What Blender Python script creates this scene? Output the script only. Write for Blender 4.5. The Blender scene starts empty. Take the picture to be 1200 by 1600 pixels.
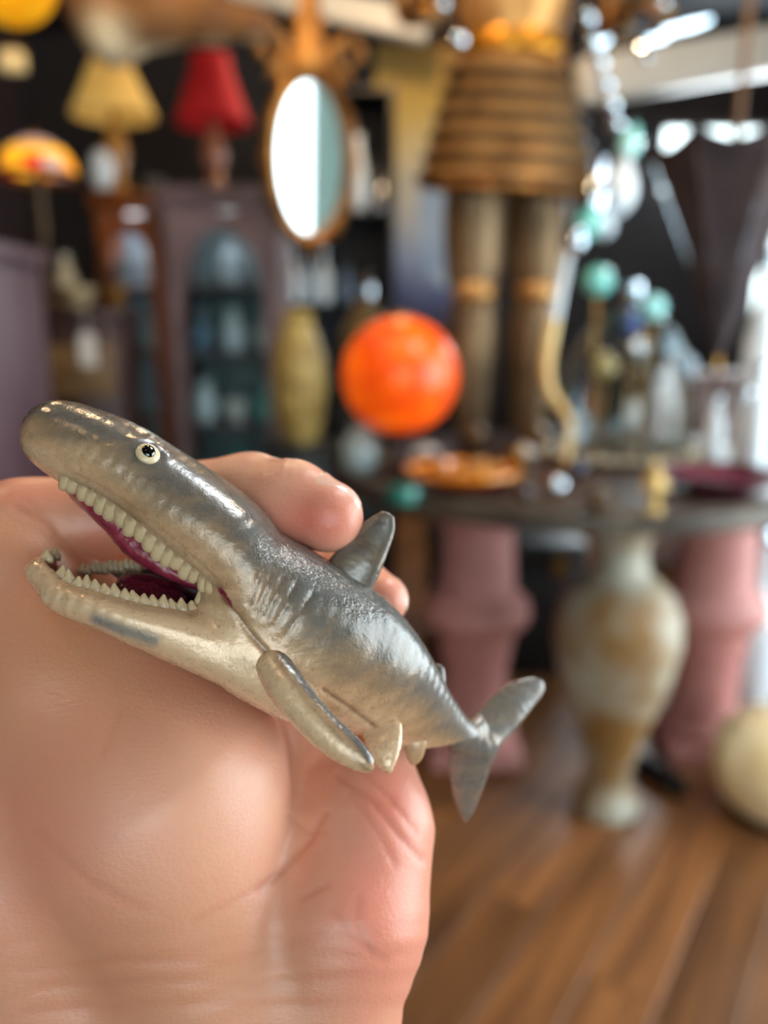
import bpy, bmesh, math, random
import numpy as np
from mathutils import Vector, Matrix
from mathutils.bvhtree import BVHTree
random.seed(7); rng = np.random.default_rng(7)
S = bpy.context.scene
C = S.collection

# ------------------------------------------------------------------ camera, world, light, exposure
FPX = 1250.0                                   # focal length in pixels of the 1200x1600 frame
PITCH = math.radians(13.0)
EYE = Vector((0, 0, 1.4))
FWD = Vector((0, math.cos(PITCH), -math.sin(PITCH)))
UPV = Vector((0, math.sin(PITCH), math.cos(PITCH)))
cam_d = bpy.data.cameras.new('camera'); cam = bpy.data.objects.new('camera', cam_d); C.objects.link(cam)
cam.location = EYE; cam.rotation_euler = (math.pi / 2 - PITCH, 0, 0)
cam_d.sensor_fit = 'HORIZONTAL'; cam_d.sensor_width = 36.0; cam_d.lens = FPX / 1200 * 36.0
cam_d.clip_start = 0.01; cam_d.clip_end = 100
cam_d.dof.use_dof = True; cam_d.dof.focus_distance = 0.158; cam_d.dof.aperture_fstop = 8.4
cam_d.dof.aperture_blades = 0
S.camera = cam
S.view_settings.view_transform = 'Standard'; S.view_settings.look = 'None'
S.view_settings.gamma = 1.0; S.view_settings.use_curve_mapping = False
S.view_settings.exposure = 0.10

w = bpy.data.worlds.new('sky'); S.world = w; w.use_nodes = True
bg = w.node_tree.nodes['Background']; bg.inputs['Color'].default_value = (0.88, 0.97, 1.0, 1); bg.inputs['Strength'].default_value = 5.0

def area_light(name, loc, target, sx, sy, power, color):
    d = bpy.data.lights.new(name, 'AREA'); d.shape = 'RECTANGLE'; d.size = sx; d.size_y = sy
    d.energy = power; d.color = color
    o = bpy.data.objects.new(name, d); C.objects.link(o); o.location = loc
    o.rotation_euler = (Vector(target) - Vector(loc)).to_track_quat('-Z', 'Y').to_euler()
    return o
def bulb(name, loc, power, color, r=0.04):
    d = bpy.data.lights.new(name, 'POINT'); d.energy = power; d.color = color; d.shadow_soft_size = r
    o = bpy.data.objects.new(name, d); C.objects.link(o); o.location = loc
    return o
# daylight at the shop windows
area_light('daylight_side', (3.05, 1.1, 1.5), (0, 1.0, 1.4), 3.6, 2.4, 90, (0.90, 0.96, 1.0))
area_light('daylight_back', (2.55, 6.05, 2.6), (0.6, 0, 1.2), 1.05, 0.42, 60, (0.86, 0.95, 1.0))
area_light('ceiling_panel', (1.0, 1.3, 3.3), (0.15, 0.2, 1.4), 0.8, 0.8, 44, (0.88, 0.95, 1.0))
area_light('daylight_front', (1.0, -2.85, 1.75), (0.2, 1, 1.3), 1.2, 1.7, 15, (0.88, 0.96, 1.0))
# warm ceiling spots; those near painting and armour are added fill to brighten them
for i, (x, y, p) in enumerate([(-1.3, 1.0, 26), (-0.5, -0.6, 10), (-1.2, 2.6, 20), (0.1, 4.3, 50), (-0.2, 1.7, 36), (1.3, 1.9, 32)]):
    bulb('ceiling_bulb_and_fill', (x, y, 3.2), p, (1.0, 0.68, 0.38), 0.06)

# ------------------------------------------------------------------ helpers
def lin(c):
    out = []
    for v in c:
        v = v / 255.0
        out.append(v / 12.92 if v <= 0.04045 else ((v + 0.055) / 1.055) ** 2.4)
    return tuple(out) + (1.0,)

def at(px, py, d):
    """world point seen at a frame position, d metres along the viewing axis"""
    return EYE + FWD * d + Vector((1, 0, 0)) * ((px - 600) / FPX * d) - UPV * ((py - 800) / FPX * d)
def atz(px, py, z):
    v = at(px, py, 1) - EYE
    return EYE + v * ((z - EYE.z) / v.z)
def aty(px, py, y):
    v = at(px, py, 1) - EYE
    return EYE + v * (y / v.y)

MATS = {}
def mat(name, c1, c2=None, rough=0.5, metal=0.0, scale=8.0, bump=0.0, bscale=40.0, emit=0.0, ecol=None,
        trans=0.0, coat=0.0, stretch=None, detail=4.0, alpha=1.0, ior=1.45, rand=0.0, ramp=(0.35, 0.65)):
    if name in MATS: return MATS[name]
    m = bpy.data.materials.new(name); m.use_nodes = True; MATS[name] = m
    nt = m.node_tree; n = nt.nodes; l = nt.links; b = n['Principled BSDF']
    b.inputs['Base Color'].default_value = lin(c1)
    b.inputs['Roughness'].default_value = rough; b.inputs['Metallic'].default_value = metal
    b.inputs['Transmission Weight'].default_value = trans; b.inputs['Coat Weight'].default_value = coat
    b.inputs['IOR'].default_value = ior; b.inputs['Alpha'].default_value = alpha
    tc = n.new('ShaderNodeTexCoord'); src = tc.outputs['Object']
    if stretch:
        mp = n.new('ShaderNodeMapping'); mp.inputs['Scale'].default_value = stretch; l.new(src, mp.inputs['Vector']); src = mp.outputs['Vector']
    if rand:
        oi = n.new('ShaderNodeObjectInfo'); ad = n.new('ShaderNodeVectorMath'); ad.operation = 'ADD'
        ml = n.new('ShaderNodeVectorMath'); ml.operation = 'SCALE'; ml.inputs['Scale'].default_value = 37.0
        cb = n.new('ShaderNodeCombineXYZ')
        for k in range(3): l.new(oi.outputs['Random'], cb.inputs[k])
        l.new(cb.outputs[0], ml.inputs[0]); l.new(src, ad.inputs[0]); l.new(ml.outputs[0], ad.inputs[1]); src = ad.outputs[0]
    if c2 is not None:
        no = n.new('ShaderNodeTexNoise'); no.inputs['Scale'].default_value = scale; no.inputs['Detail'].default_value = detail
        l.new(src, no.inputs['Vector'])
        rp = n.new('ShaderNodeValToRGB'); rp.color_ramp.elements[0].position = ramp[0]; rp.color_ramp.elements[1].position = ramp[1]
        rp.color_ramp.elements[0].color = lin(c1); rp.color_ramp.elements[1].color = lin(c2)
        l.new(no.outputs['Fac'], rp.inputs['Fac']); col = rp.outputs['Color']
        if rand:
            hs = n.new('ShaderNodeHueSaturation'); mr = n.new('ShaderNodeMapRange')
            mr.inputs['To Min'].default_value = 1 - rand; mr.inputs['To Max'].default_value = 1 + rand
            l.new(oi.outputs['Random'], mr.inputs['Value']); l.new(mr.outputs[0], hs.inputs['Value']); l.new(col, hs.inputs['Color']); col = hs.outputs['Color']
        l.new(col, b.inputs['Base Color'])
        if emit: l.new(col, b.inputs['Emission Color'])
    if emit:
        b.inputs['Emission Strength'].default_value = emit
        if c2 is None or ecol: b.inputs['Emission Color'].default_value = lin(ecol or c1)
    if bump:
        nb = n.new('ShaderNodeTexNoise'); nb.inputs['Scale'].default_value = bscale; nb.inputs['Detail'].default_value = 3
        l.new(src, nb.inputs['Vector'])
        bp = n.new('ShaderNodeBump'); bp.inputs['Strength'].default_value = bump; bp.inputs['Distance'].default_value = 0.01
        l.new(nb.outputs['Fac'], bp.inputs['Height']); l.new(bp.outputs['Normal'], b.inputs['Normal'])
    return m

class MB:
    """collects shapes, then links them as one mesh object"""
    def __init__(s): s.v = []; s.f = []
    def add(s, vs, fs):
        k = len(s.v); s.v += [Vector(p) for p in vs]; s.f += [tuple(i + k for i in f) for f in fs]; return s
    def box(s, c, size, bev=0.0):
        x, y, z = [q / 2 for q in size]
        bm = bmesh.new(); bmesh.ops.create_cube(bm, size=1.0)
        for v in bm.verts: v.co = Vector((v.co.x * 2 * x, v.co.y * 2 * y, v.co.z * 2 * z))
        if bev: bmesh.ops.bevel(bm, geom=list(bm.edges), offset=bev, segments=2, affect='EDGES', profile=0.5)
        for v in bm.verts: v.co += Vector(c)
        bm.verts.index_update()
        s.add([v.co.copy() for v in bm.verts], [[v.index for v in f.verts] for f in bm.faces]); bm.free(); return s
    def lathe(s, prof, seg=32, c=(0, 0, 0), sx=1.0, sy=1.0, warp=None):
        vs = []; fs = []; n = len(prof)
        for i in range(seg):
            a = 2 * math.pi * i / seg
            for r, z in prof:
                p = Vector((c[0] + r * math.cos(a) * sx, c[1] + r * math.sin(a) * sy, c[2] + z))
                if warp: p = warp(p, a, r, z)
                vs.append(p)
        for i in range(seg):
            j = (i + 1) % seg
            for k in range(n - 1):
                fs.append((i * n + k, j * n + k, j * n + k + 1, i * n + k + 1))
        if prof[0][0] > 1e-6: fs.append(tuple(i * n for i in range(seg))[::-1])
        if prof[-1][0] > 1e-6: fs.append(tuple(i * n + n - 1 for i in range(seg)))
        s.add(vs, fs); return s
    def shell(s, prof, t=0.004, seg=32, **k):      # open shell: outer profile up, inner profile back
        inner = [(max(r - t, 0.0005), z) for r, z in reversed(prof)]
        ring = prof + inner + [prof[0]]
        vs = []; fs = []; n = len(ring); c = k.get('c', (0, 0, 0)); sx = k.get('sx', 1); sy = k.get('sy', 1); warp = k.get('warp')
        for i in range(seg):
            a = 2 * math.pi * i / seg
            for r, z in ring[:-1]:
                p = Vector((c[0] + r * math.cos(a) * sx, c[1] + r * math.sin(a) * sy, c[2] + z))
                if warp: p = warp(p, a, r, z)
                vs.append(p)
        n -= 1
        for i in range(seg):
            j = (i + 1) % seg
            for q in range(n):
                fs.append((i * n + q, j * n + q, j * n + (q + 1) % n, i * n + (q + 1) % n))
        s.add(vs, fs); return s
    def tube(s, pts, rad, seg=10, sq=None):
        pts = [Vector(p) for p in pts]; n = len(pts); rad = rad if hasattr(rad, '__len__') else [rad] * n
        vs = []; fs = []; prev = None
        for i, p in enumerate(pts):
            t = (pts[min(i + 1, n - 1)] - pts[max(i - 1, 0)]).normalized()
            if prev is None:
                a = t.orthogonal().normalized()
            else:
                a = (prev - t * prev.dot(t)).normalized()
            prev = a; b = t.cross(a)
            for k in range(seg):
                th = 2 * math.pi * k / seg
                vs.append(p + (a * math.cos(th) + b * math.sin(th)) * rad[i])
        for i in range(n - 1):
            for k in range(seg):
                j = (k + 1) % seg
                fs.append((i * seg + k, i * seg + j, (i + 1) * seg + j, (i + 1) * seg + k))
        fs.append(tuple(range(seg))[::-1]); fs.append(tuple((n - 1) * seg + k for k in range(seg)))
        s.add(vs, fs); return s
    def ball(s, c, r, seg=16, rings=10, scale=(1, 1, 1)):
        vs = [Vector(c) + Vector((0, 0, -r * scale[2]))]; fs = []
        for i in range(1, rings):
            ph = -math.pi / 2 + math.pi * i / rings
            for k in range(seg):
                th = 2 * math.pi * k / seg
                vs.append(Vector(c) + Vector((r * scale[0] * math.cos(ph) * math.cos(th), r * scale[1] * math.cos(ph) * math.sin(th), r * scale[2] * math.sin(ph))))
        vs.append(Vector(c) + Vector((0, 0, r * scale[2]))); L = len(vs) - 1
        for k in range(seg):
            j = (k + 1) % seg
            fs.append((0, 1 + j, 1 + k)); fs.append((L, L - seg + k, L - seg + j))
            for i in range(rings - 2):
                fs.append((1 + i * seg + k, 1 + i * seg + j, 1 + (i + 1) * seg + j, 1 + (i + 1) * seg + k))
        s.add(vs, fs); return s
    def prism(s, poly, y0, y1):                 # polygon in x,z swept along y
        n = len(poly)
        vs = [Vector((x, y0, z)) for x, z in poly] + [Vector((x, y1, z)) for x, z in poly]
        fs = [tuple(range(n)), tuple(range(n, 2 * n))[::-1]] + [(i, i + n, (i + 1) % n + n, (i + 1) % n) for i in range(n)]
        s.add(vs, fs); return s
    def rot(s, rx=0, ry=0, rz=0, about=(0, 0, 0)):
        m = Matrix.Rotation(rz, 3, 'Z') @ Matrix.Rotation(ry, 3, 'Y') @ Matrix.Rotation(rx, 3, 'X'); a = Vector(about)
        s.v = [m @ (p - a) + a for p in s.v]; return s
    def move(s, d): s.v = [p + Vector(d) for p in s.v]; return s
    def mesh(s, name, m, smooth=True, angle=40):
        me = bpy.data.meshes.new(name); me.from_pydata([tuple(p) for p in s.v], [], s.f)
        bm = bmesh.new(); bm.from_mesh(me); bmesh.ops.recalc_face_normals(bm, faces=bm.faces)
        if smooth:
            for e in bm.edges:
                e.smooth = not (len(e.link_faces) == 2 and e.calc_face_angle(0) > math.radians(angle))
            for f in bm.faces: f.smooth = True
        bm.to_mesh(me); bm.free(); me.materials.append(m); return me
    def build(s, name, m, parent=None, **k):
        return link(name, s.mesh(name, m, **k), parent)

def link(name, me, parent=None, loc=None):
    o = bpy.data.objects.new(name, me); C.objects.link(o)
    if parent is not None: o.parent = parent
    if loc is not None: o.location = loc
    return o
def tag(o, label=None, cat=None, group=None, kind=None):
    if label: o['label'] = label
    if cat: o['category'] = cat
    if group: o['group'] = group
    if kind: o['kind'] = kind
    return o
def thing(name, label, cat, loc=(0, 0, 0), rz=0.0, group=None):
    o = bpy.data.objects.new(name, None); C.objects.link(o); o.location = loc; o.rotation_euler = (0, 0, rz); o.empty_display_size = 0.05
    return tag(o, label, cat, group)
def dup(root, loc, rz=None, label=None, scale=None, group=None):
    def cp(o, par):
        c = o.copy(); C.objects.link(c); c.parent = par
        for ch in [q for q in o.children]: cp(ch, c)
        return c
    r = cp(root, None); r.location = loc
    if rz is not None: r.rotation_euler = (r.rotation_euler[0], r.rotation_euler[1], rz)
    if scale is not None: r.scale = scale if hasattr(scale, '__len__') else (scale,) * 3
    if label: r['label'] = label
    if group: r['group'] = group
    return r

# ------------------------------------------------------------------ the setting
RX0, RX1, RY0, RY1, RH = -2.6, 3.2, -3.0, 6.2, 3.4
wall_m = mat('dark_wall_paint', (26, 26, 32), (34, 33, 38), rough=0.75, scale=3)
wall_l = mat('plum_wall_paint', (44, 32, 36), (52, 40, 42), rough=0.8, scale=3)
ceil_m = mat('dark_ceiling_paint', (22, 24, 30), (30, 32, 38), rough=0.8, scale=2)
white_m = mat('white_trim_paint', (196, 194, 186), (206, 203, 194), rough=0.55, scale=4)
plank_m = mat('old_floorboard', (78, 48, 27), (144, 94, 52), rough=0.42, scale=3.0, stretch=(0.7, 9, 9), bump=0.12, bscale=6, detail=6, rand=0.28, ramp=(0.28, 0.72))
under_m = mat('floor_gap_dirt', (26, 18, 12), rough=0.9)

def struct(name, mb, m, parent=None, **k):
    o = mb.build(name, m, parent, **k); o['kind'] = 'structure'; return o
fl = struct('floor', MB().box(((RX0 + RX1) / 2, (RY0 + RY1) / 2, -0.06), (RX1 - RX0, RY1 - RY0, 0.08)), under_m, smooth=False)
# floorboards run diagonally from the lower left of the view to the far right
ang = math.radians(34.0); pw = 0.155
ux, uy = math.sin(ang), math.cos(ang)           # along a board
vx, vy = math.cos(ang), -math.sin(ang)          # across the boards
def clip_board(s0, s1, t0, t1):
    poly = [(ux * s + vx * t, uy * s + vy * t) for s, t in ((s0, t0), (s1, t0), (s1, t1), (s0, t1))]
    for ax, lim, sg in ((0, RX0, 1), (0, RX1, -1), (1, RY0, 1), (1, RY1, -1)):
        out = []
        for i in range(len(poly)):
            a, b = poly[i], poly[(i + 1) % len(poly)]
            da, db = (a[ax] - lim) * sg, (b[ax] - lim) * sg
            if da >= 0: out.append(a)
            if (da >= 0) != (db >= 0):
                q = da / (da - db); out.append((a[0] + (b[0] - a[0]) * q, a[1] + (b[1] - a[1]) * q))
        poly = out
        if len(poly) < 3: return None
    return poly
nb = 0
for r in range(-36, 40):
    t0 = r * pw; s = -4.5 + random.random() * 1.4
    while s < 8.5:
        L = random.uniform(1.5, 2.6)
        poly = clip_board(s + 0.0012, s + L - 0.0012, t0 + 0.0018, t0 + pw - 0.0018); s += L
        if not poly: continue
        cx = sum(p[0] for p in poly) / len(poly); cy = sum(p[1] for p in poly) / len(poly)
        # keep the boards the view and its mirror reach; behind the camera they are coarser
        vs = []; n = len(poly); h = random.uniform(-0.0008, 0.0008)
        loc = [((p[0] - cx) * ux + (p[1] - cy) * uy, -((p[0] - cx) * vx + (p[1] - cy) * vy)) for p in poly]
        area = sum(loc[i][0] * loc[(i + 1) % n][1] - loc[(i + 1) % n][0] * loc[i][1] for i in range(n)) / 2
        if abs(area) < 0.02: continue
        m = MB(); e = 0.003
        top = [(x * (1 - e / max(abs(x), .05)), y * (1 - e / max(abs(y), .05))) for x, y in loc]
        vs = [Vector((x, y, -0.02)) for x, y in loc] + [Vector((x, y, -0.002 + h)) for x, y in loc] + [Vector((x, y, h)) for x, y in top]
        fs = [tuple(range(2 * n, 3 * n))]
        for q in (0, n): fs += [(i + q, (i + 1) % n + q, (i + 1) % n + q + n, i + q + n) for i in range(n)]
        m.add(vs, fs); o = m.build('floorboard', plank_m, fl, smooth=False)
        o.location = (cx, cy, 0); o.rotation_euler = (0, 0, math.pi / 2 - ang); nb += 1

struct('ceiling', MB().box(((RX0 + RX1) / 2, (RY0 + RY1) / 2, RH + 0.05), (RX1 - RX0 + .4, RY1 - RY0 + .4, 0.1)), ceil_m, smooth=False)
struct('wall_left', MB().box((RX0 - 0.05, (RY0 + RY1) / 2, RH / 2), (0.1, RY1 - RY0, RH)), wall_l, smooth=False)
def wall_with_hole(name, axis, pos, a0, a1, h0, h1, z0, z1, m):
    mb = MB()
    def bx(u0, u1, v0, v1):
        if u1 - u0 < 1e-4 or v1 - v0 < 1e-4: return
        c = ((u0 + u1) / 2, pos, (v0 + v1) / 2); sz = (u1 - u0, 0.1, v1 - v0)
        if axis == 'x': c = (pos, (u0 + u1) / 2, (v0 + v1) / 2); sz = (0.1, u1 - u0, v1 - v0)
        mb.box(c, sz)
    bx(a0, h0, 0, RH); bx(h1, a1, 0, RH); bx(h0, h1, 0, z0); bx(h0, h1, z1, RH)
    return struct(name, mb, m, smooth=False)
glass_m = mat('window_glass', (240, 250, 250), rough=0.02, trans=1.0, ior=1.05)
frame_m = mat('window_frame_paint', (58, 50, 46), rough=0.5)
def window(name, axis, pos, h0, h1, z0, z1, nm):
    mb = MB(); t = 0.06
    def bx(mb, u0, u1, v0, v1, th=0.07):
        c = ((u0 + u1) / 2, pos, (v0 + v1) / 2); sz = (u1 - u0, th, v1 - v0)
        if axis == 'x': c = (pos, (u0 + u1) / 2, (v0 + v1) / 2); sz = (th, u1 - u0, v1 - v0)
        mb.box(c, sz)
    bx(mb, h0, h0 + t, z0, z1); bx(mb, h1 - t, h1, z0, z1); bx(mb, h0 + t, h1 - t, z0, z0 + t); bx(mb, h0 + t, h1 - t, z1 - t, z1)
    w_ = struct(name, mb, frame_m, smooth=False)
    for k in range(nm):
        u = h0 + (h1 - h0) * (k + 1) / (nm + 1)
        b = MB(); bx(b, u - 0.025, u + 0.025, z0 + t, z1 - t); b.build('mullion', frame_m, w_, smooth=False)
    for k in range(nm + 1):
        u0 = h0 + (h1 - h0) * k / (nm + 1) + 0.03; u1 = h0 + (h1 - h0) * (k + 1) / (nm + 1) - 0.03
        b = MB(); bx(b, u0, u1, z0 + t - .01, z1 - t + .01, 0.006); b.build('pane', glass_m, w_, smooth=False)
    return w_
mb = MB()
for x0, x1, z0, z1 in [(RX0, 1.96, 0, RH), (3.14, RX1, 0, RH), (1.96, 3.14, 2.86, RH), (1.96, 3.14, 2.18, 2.30), (1.96, 2.72, 0, 2.18), (2.72, 3.14, 0, .3)]: mb.box(((x0 + x1) / 2, RY1 + .05, (z0 + z1) / 2), (x1 - x0, .1, z1 - z0))
struct('wall_back', mb, wall_m, smooth=False); window('window_4', 'y', RY1 + 0.05, 2.72, 3.14, 0.3, 2.18, 0)
window('window_1', 'y', RY1 + 0.05, 1.96, 3.14, 2.30, 2.86, 1)
wall_with_hole('wall_right', 'x', RX1 + 0.05, RY0, RY1, -0.9, 3.1, 0.2, 2.75, wall_l); window('window_2', 'x', RX1 + 0.05, -0.9, 3.1, 0.2, 2.75, 3)
wall_with_hole('wall_front', 'y', RY0 - 0.05, RX0, RX1, -0.9, 1.7, 0.8, 2.7, mat('pale_teal_wall', (176, 212, 208), (186, 218, 214), rough=.7)); window('window_3', 'y', RY0 - 0.05, -0.9, 1.7, 0.8, 2.7, 2)
b = MB(); b.box((0.3, RY1 - 0.03, 0.07), (RX1 - RX0, 0.05, 0.14), 0.006); struct('baseboard_back', b, frame_m)
# white ceiling beams
def beam(name, p, q, hgt, th):
    p, q = Vector(p), Vector(q); d = (q - p); L = d.length; mb = MB().box((0, 0, 0), (L, th, hgt), 0.01)
    o = struct(name, mb, white_m); o.location = (p + q) / 2; o.rotation_euler = d.to_track_quat('X', 'Z').to_euler()
beam('trim_1', at(360, -22, 4.9), at(668, 44, 4.9), 0.16, 0.12)
beam('trim_2', at(905, 130, 4.4), at(1290, 66, 4.4), 0.22, 0.16)

# ------------------------------------------------------------------ background materials
gilt = mat('old_gilt', (150, 98, 46), (196, 142, 74), rough=0.38, metal=0.75, scale=14, bump=0.2, bscale=30)
brass = mat('tarnished_brass', (120, 86, 44), (172, 128, 66), rough=0.3, metal=0.9, scale=6)
armour_m = mat('aged_bronze_steel', (176, 126, 70), (218, 170, 108), rough=0.38, metal=0.65, scale=5, bump=0.08, bscale=20)
armour_d = mat('dull_armour_steel', (96, 76, 54), (138, 112, 80), rough=0.45, metal=0.5, scale=5)
black_m = mat('black_lacquer', (12, 11, 14), rough=0.4)
dark_wood = mat('dark_walnut', (44, 26, 24), (66, 40, 36), rough=0.4, scale=3, stretch=(6, 6, 0.6))
orange_wood = mat('orange_mahogany', (104, 52, 18), (142, 76, 28), rough=0.35, scale=3, stretch=(6, 6, 0.6))
mauve_wood = mat('mauve_carved_wood', (92, 74, 78), (120, 100, 104), rough=0.5, scale=5, bump=0.3, bscale=25)
mirror_m = mat('mirror_silver', (225, 238, 238), rough=0.03, metal=1.0)
white_glass = mat('milky_white_glass', (204, 218, 228), (226, 234, 240), rough=0.12, scale=6, coat=0.5)
pale_blue = mat('pale_blue_china', (158, 184, 206), (206, 220, 230), rough=0.2, scale=5, coat=0.4)
teal_glass = mat('teal_glass', (66, 176, 170), (130, 214, 204), rough=0.1, scale=4, coat=0.6)
aqua_glass = mat('aqua_glass', (120, 226, 226), (190, 246, 240), rough=0.08, coat=0.6)
blue_glass = mat('cobalt_glass', (42, 66, 150), (92, 120, 190), rough=0.1, scale=4, coat=0.6)
clear_glass = mat('clear_glass', (236, 246, 250), rough=0.02, trans=1.0, ior=1.45)
crystal = mat('polished_crystal', (214, 230, 244), rough=0.06, metal=1.0)
silver = mat('polished_silver', (206, 214, 224), rough=0.12, metal=1.0)
honey = mat('honey_glass', (212, 168, 84), (234, 206, 140), rough=.15, coat=.5)
pearl = mat('mother_of_pearl', (222, 220, 216), (236, 230, 226), rough=0.25, scale=6, coat=0.5)
pink_m = mat('pink_plaster', (176, 116, 112), (196, 138, 132), rough=0.55, scale=4)
amber_m = mat('amber_glass', (214, 118, 20), (240, 160, 44), rough=0.15, scale=6, coat=0.5)
red_dish = mat('oxblood_glaze', (112, 30, 24), (150, 52, 30), rough=0.25, scale=5, coat=0.5)
wine_m = mat('wine_glaze', (92, 20, 48), (120, 34, 62), rough=0.25, scale=5, coat=0.5)

# ------------------------------------------------------------------ the round table and what carries it
TC = Vector((0.64, 2.71, 0)); TZ = 0.95; TR = 0.78
tbl_m = mat('table_top_dark', (58, 44, 42), (84, 66, 58), rough=0.3, scale=5)
rim_m = mat('table_rim_metal', (72, 66, 60), (104, 94, 82), rough=0.4, metal=0.3, scale=8)
t = thing('round_table', 'big round dark display table crowded with glass, dishes and an orange globe', 'table', (TC.x, TC.y, 0))
MB().lathe([(0.001, 0.905), (TR - .03, 0.905), (TR - .03, TZ), (0.001, TZ)], 64).build('tabletop', tbl_m, t)
MB().shell([(TR - .005, 0.892), (TR + .012, 0.902), (TR + .012, 0.948), (TR, 0.957)], 0.03, 64).build('rim', rim_m, t)

def pedestal(loc, label, top):
    t = thing('pink_pedestal', label, 'pedestal', loc, 0, 'pink plaster pedestals under the table')
    k = top / 0.905
    MB().box((0, 0, 0.03), (0.30, 0.30, 0.06), 0.008).build('plinth', pink_m, t)
    MB().lathe([(0.14, .06), (0.145, .09), (0.115, .12), (0.105, .2), (0.108, .30), (0.125, .40), (0.135, .44), (0.17, .47), (0.178, .50), (0.17, .535), (0.13, .57)], 40).build('shaft_base', pink_m, t)
    MB().lathe([(0.128, .57), (0.124, .62), (0.118, .72), (0.118, .78)], 40).build('shaft', pink_m, t)
    MB().lathe([(0.118, .78), (0.14, .80), (0.142, .83), (0.165, .86), (0.168, top)], 40).build('capital', pink_m, t)
    return t
pedestal(Vector((0.30, 2.48, 0)), 'pink turned pedestal left of the urn, half hidden by the shark tail', 0.903)
pedestal(Vector((1.09, 2.52, 0)), 'pink turned pedestal right of the urn, by the frame edge', 0.903)

urn_m = mat('crackled_urn_glaze', (136, 100, 54), (186, 186, 172), rough=0.5, scale=4.5, bump=0.2, bscale=12, detail=5, ramp=(0.40, 0.66))
u = atz(945, 1262, 0.0)
t = thing('urn', 'tall footed urn in worn white and ochre glaze under the table', 'urn', (u.x, u.y, 0))
MB().lathe([(0.001, 0), (0.088, 0), (0.094, .02), (0.092, .05), (0.07, .075), (0.064, .10)], 40).build('foot', urn_m, t)
MB().lathe([(0.064, .10), (0.072, .16), (0.092, .24), (0.125, .34), (0.158, .44), (0.176, .54), (0.172, .61), (0.148, .675), (0.104, .715), (0.08, .735)], 48).build('body', urn_m, t)
MB().lathe([(0.08, .735), (0.07, .765), (0.068, .80), (0.08, .845), (0.104, .87), (0.108, .885), (0.09, .887), (0.001, .86)], 40).build('neck', urn_m, t)

# dark trunk on the floor behind, and small things on the floor
t = thing('trunk', 'black trunk in the shadow under the table, left of the urn', 'trunk', (0.50, 3.25, 0))
MB().box((0, 0, .24), (0.62, 0.4, 0.48), .012).build('body', black_m, t)
MB().box((0, 0, .525), (0.635, 0.415, 0.09), .03).build('lid', black_m, t)
for x in (-.2, .2): MB().box((x, -.205, .47), (.05, .015, .08), .003).build('clasp', brass, t)
p = atz(1030, 1212, 0.02); t = thing('shoe', 'small black shoe lying on the floorboards right of the urn', 'shoe', (p.x, p.y, 0), math.radians(-62))
MB().ball((0, 0, .035), 1, 20, 10, (.10, .038, .03)).build('upper', black_m, t)
MB().box((0, 0, .008), (.19, .066, .016), .006).build('sole', black_m, t)
p = atz(-6, 1505, 0.0); t = thing('pot', 'dark green glazed pot with gilt lip at the lower left frame edge', 'pot', (p.x - 0.05, p.y, 0))
MB().lathe([(0.001, 0), (.05, 0), (.085, .07), (.075, .13), (.05, .15), (.045, .15), (.001, .12)], 24).build('body', mat('dark_green_glaze', (22, 44, 34), (40, 64, 44), rough=.2), t)
MB().shell([(.048, .148), (.056, .155), (.054, .165)], .006, 24).build('lip', brass, t)

# cream round stool and glass column in the window light, right edge
cream = mat('cream_leather', (236, 210, 156), (244, 226, 186), rough=0.32, scale=5)
p = atz(1178, 1268, 0.0); t = thing('pouf', 'cream rounded pouf in window light at the right frame edge', 'pouf', (p.x + 0.06, p.y, 0))
MB().lathe([(.001, 0.02), (.12, .02), (.17, .07), (.19, .15), (.175, .24), (.12, .29), (.001, .3)], 40, warp=lambda p, a, r, z: Vector((p.x * (1 - .02 * abs(math.cos(6 * a)) ** 4), p.y * (1 - .02 * abs(math.cos(6 * a)) ** 4), p.z))).build('cushion', cream, t)
MB().lathe([(.001, 0), (.13, 0), (.13, .022), (.001, .022)], 32).build('base', dark_wood, t)
MB().ball((0, 0, .3), .018, 12, 8, (1, 1, .5)).build('button', cream, t)
p = Vector((1.36, 2.78, 0)); t = thing('glass_bottle', 'tall pale glass bottle with a bent neck standing behind the cream pouf', 'bottle', (p.x + .02, p.y, 0))
MB().lathe([(.001, 0), (.075, 0), (.085, .04), (.085, .32), (.06, .40), (.034, .46), (.03, .62), (.036, .64), (.001, .63)], 28).build('body', white_glass, t)
MB().lathe([(.001, .63), (.026, .63), (.03, .66), (.018, .70), (.001, .71)], 20).build('stopper', crystal, t)

# ------------------------------------------------------------------ things on the table
def on_table(px, py): return atz(px, py, TZ + .001)
globe_m = mat('orange_crackle_glass', (206, 62, 8), (255, 106, 12), rough=0.3, scale=11, emit=0.6, bump=0.25, bscale=14, detail=6, ramp=(.35, .7))
gd = 2.42; gp = at(625, 588, gd); gr = 90 / FPX * gd
t = thing('globe_lamp', 'glowing orange mottled glass globe lamp on the table', 'lamp', (gp.x, gp.y, TZ + .002))
MB().ball((0, 0, gp.z - TZ), gr, 48, 28).build('globe', globe_m, t)
hb = gp.z - gr - TZ
MB().lathe([(.001, 0), (.075, 0), (.078, .012), (.03, .03), (.026, max(hb - .03, .05)), (.06, hb + .012), (.001, hb + .012)], 28).build('stand', dark_wood, t)
MB().lathe([(.001, gp.z - TZ + gr - .006), (.04, gp.z - TZ + gr - .008), (.034, gp.z - TZ + gr + .006), (.001, gp.z - TZ + gr + .01)], 20).build('cap', brass, t)
p = on_table(722, 765); t = thing('dish', 'wide amber glass dish heaped with gold trinkets, front left of the table', 'dish', p)
MB().shell([(.05, 0), (.09, .012), (.15, .035), (.162, .05)], .008, 40).build('bowl', red_dish, t)
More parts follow.
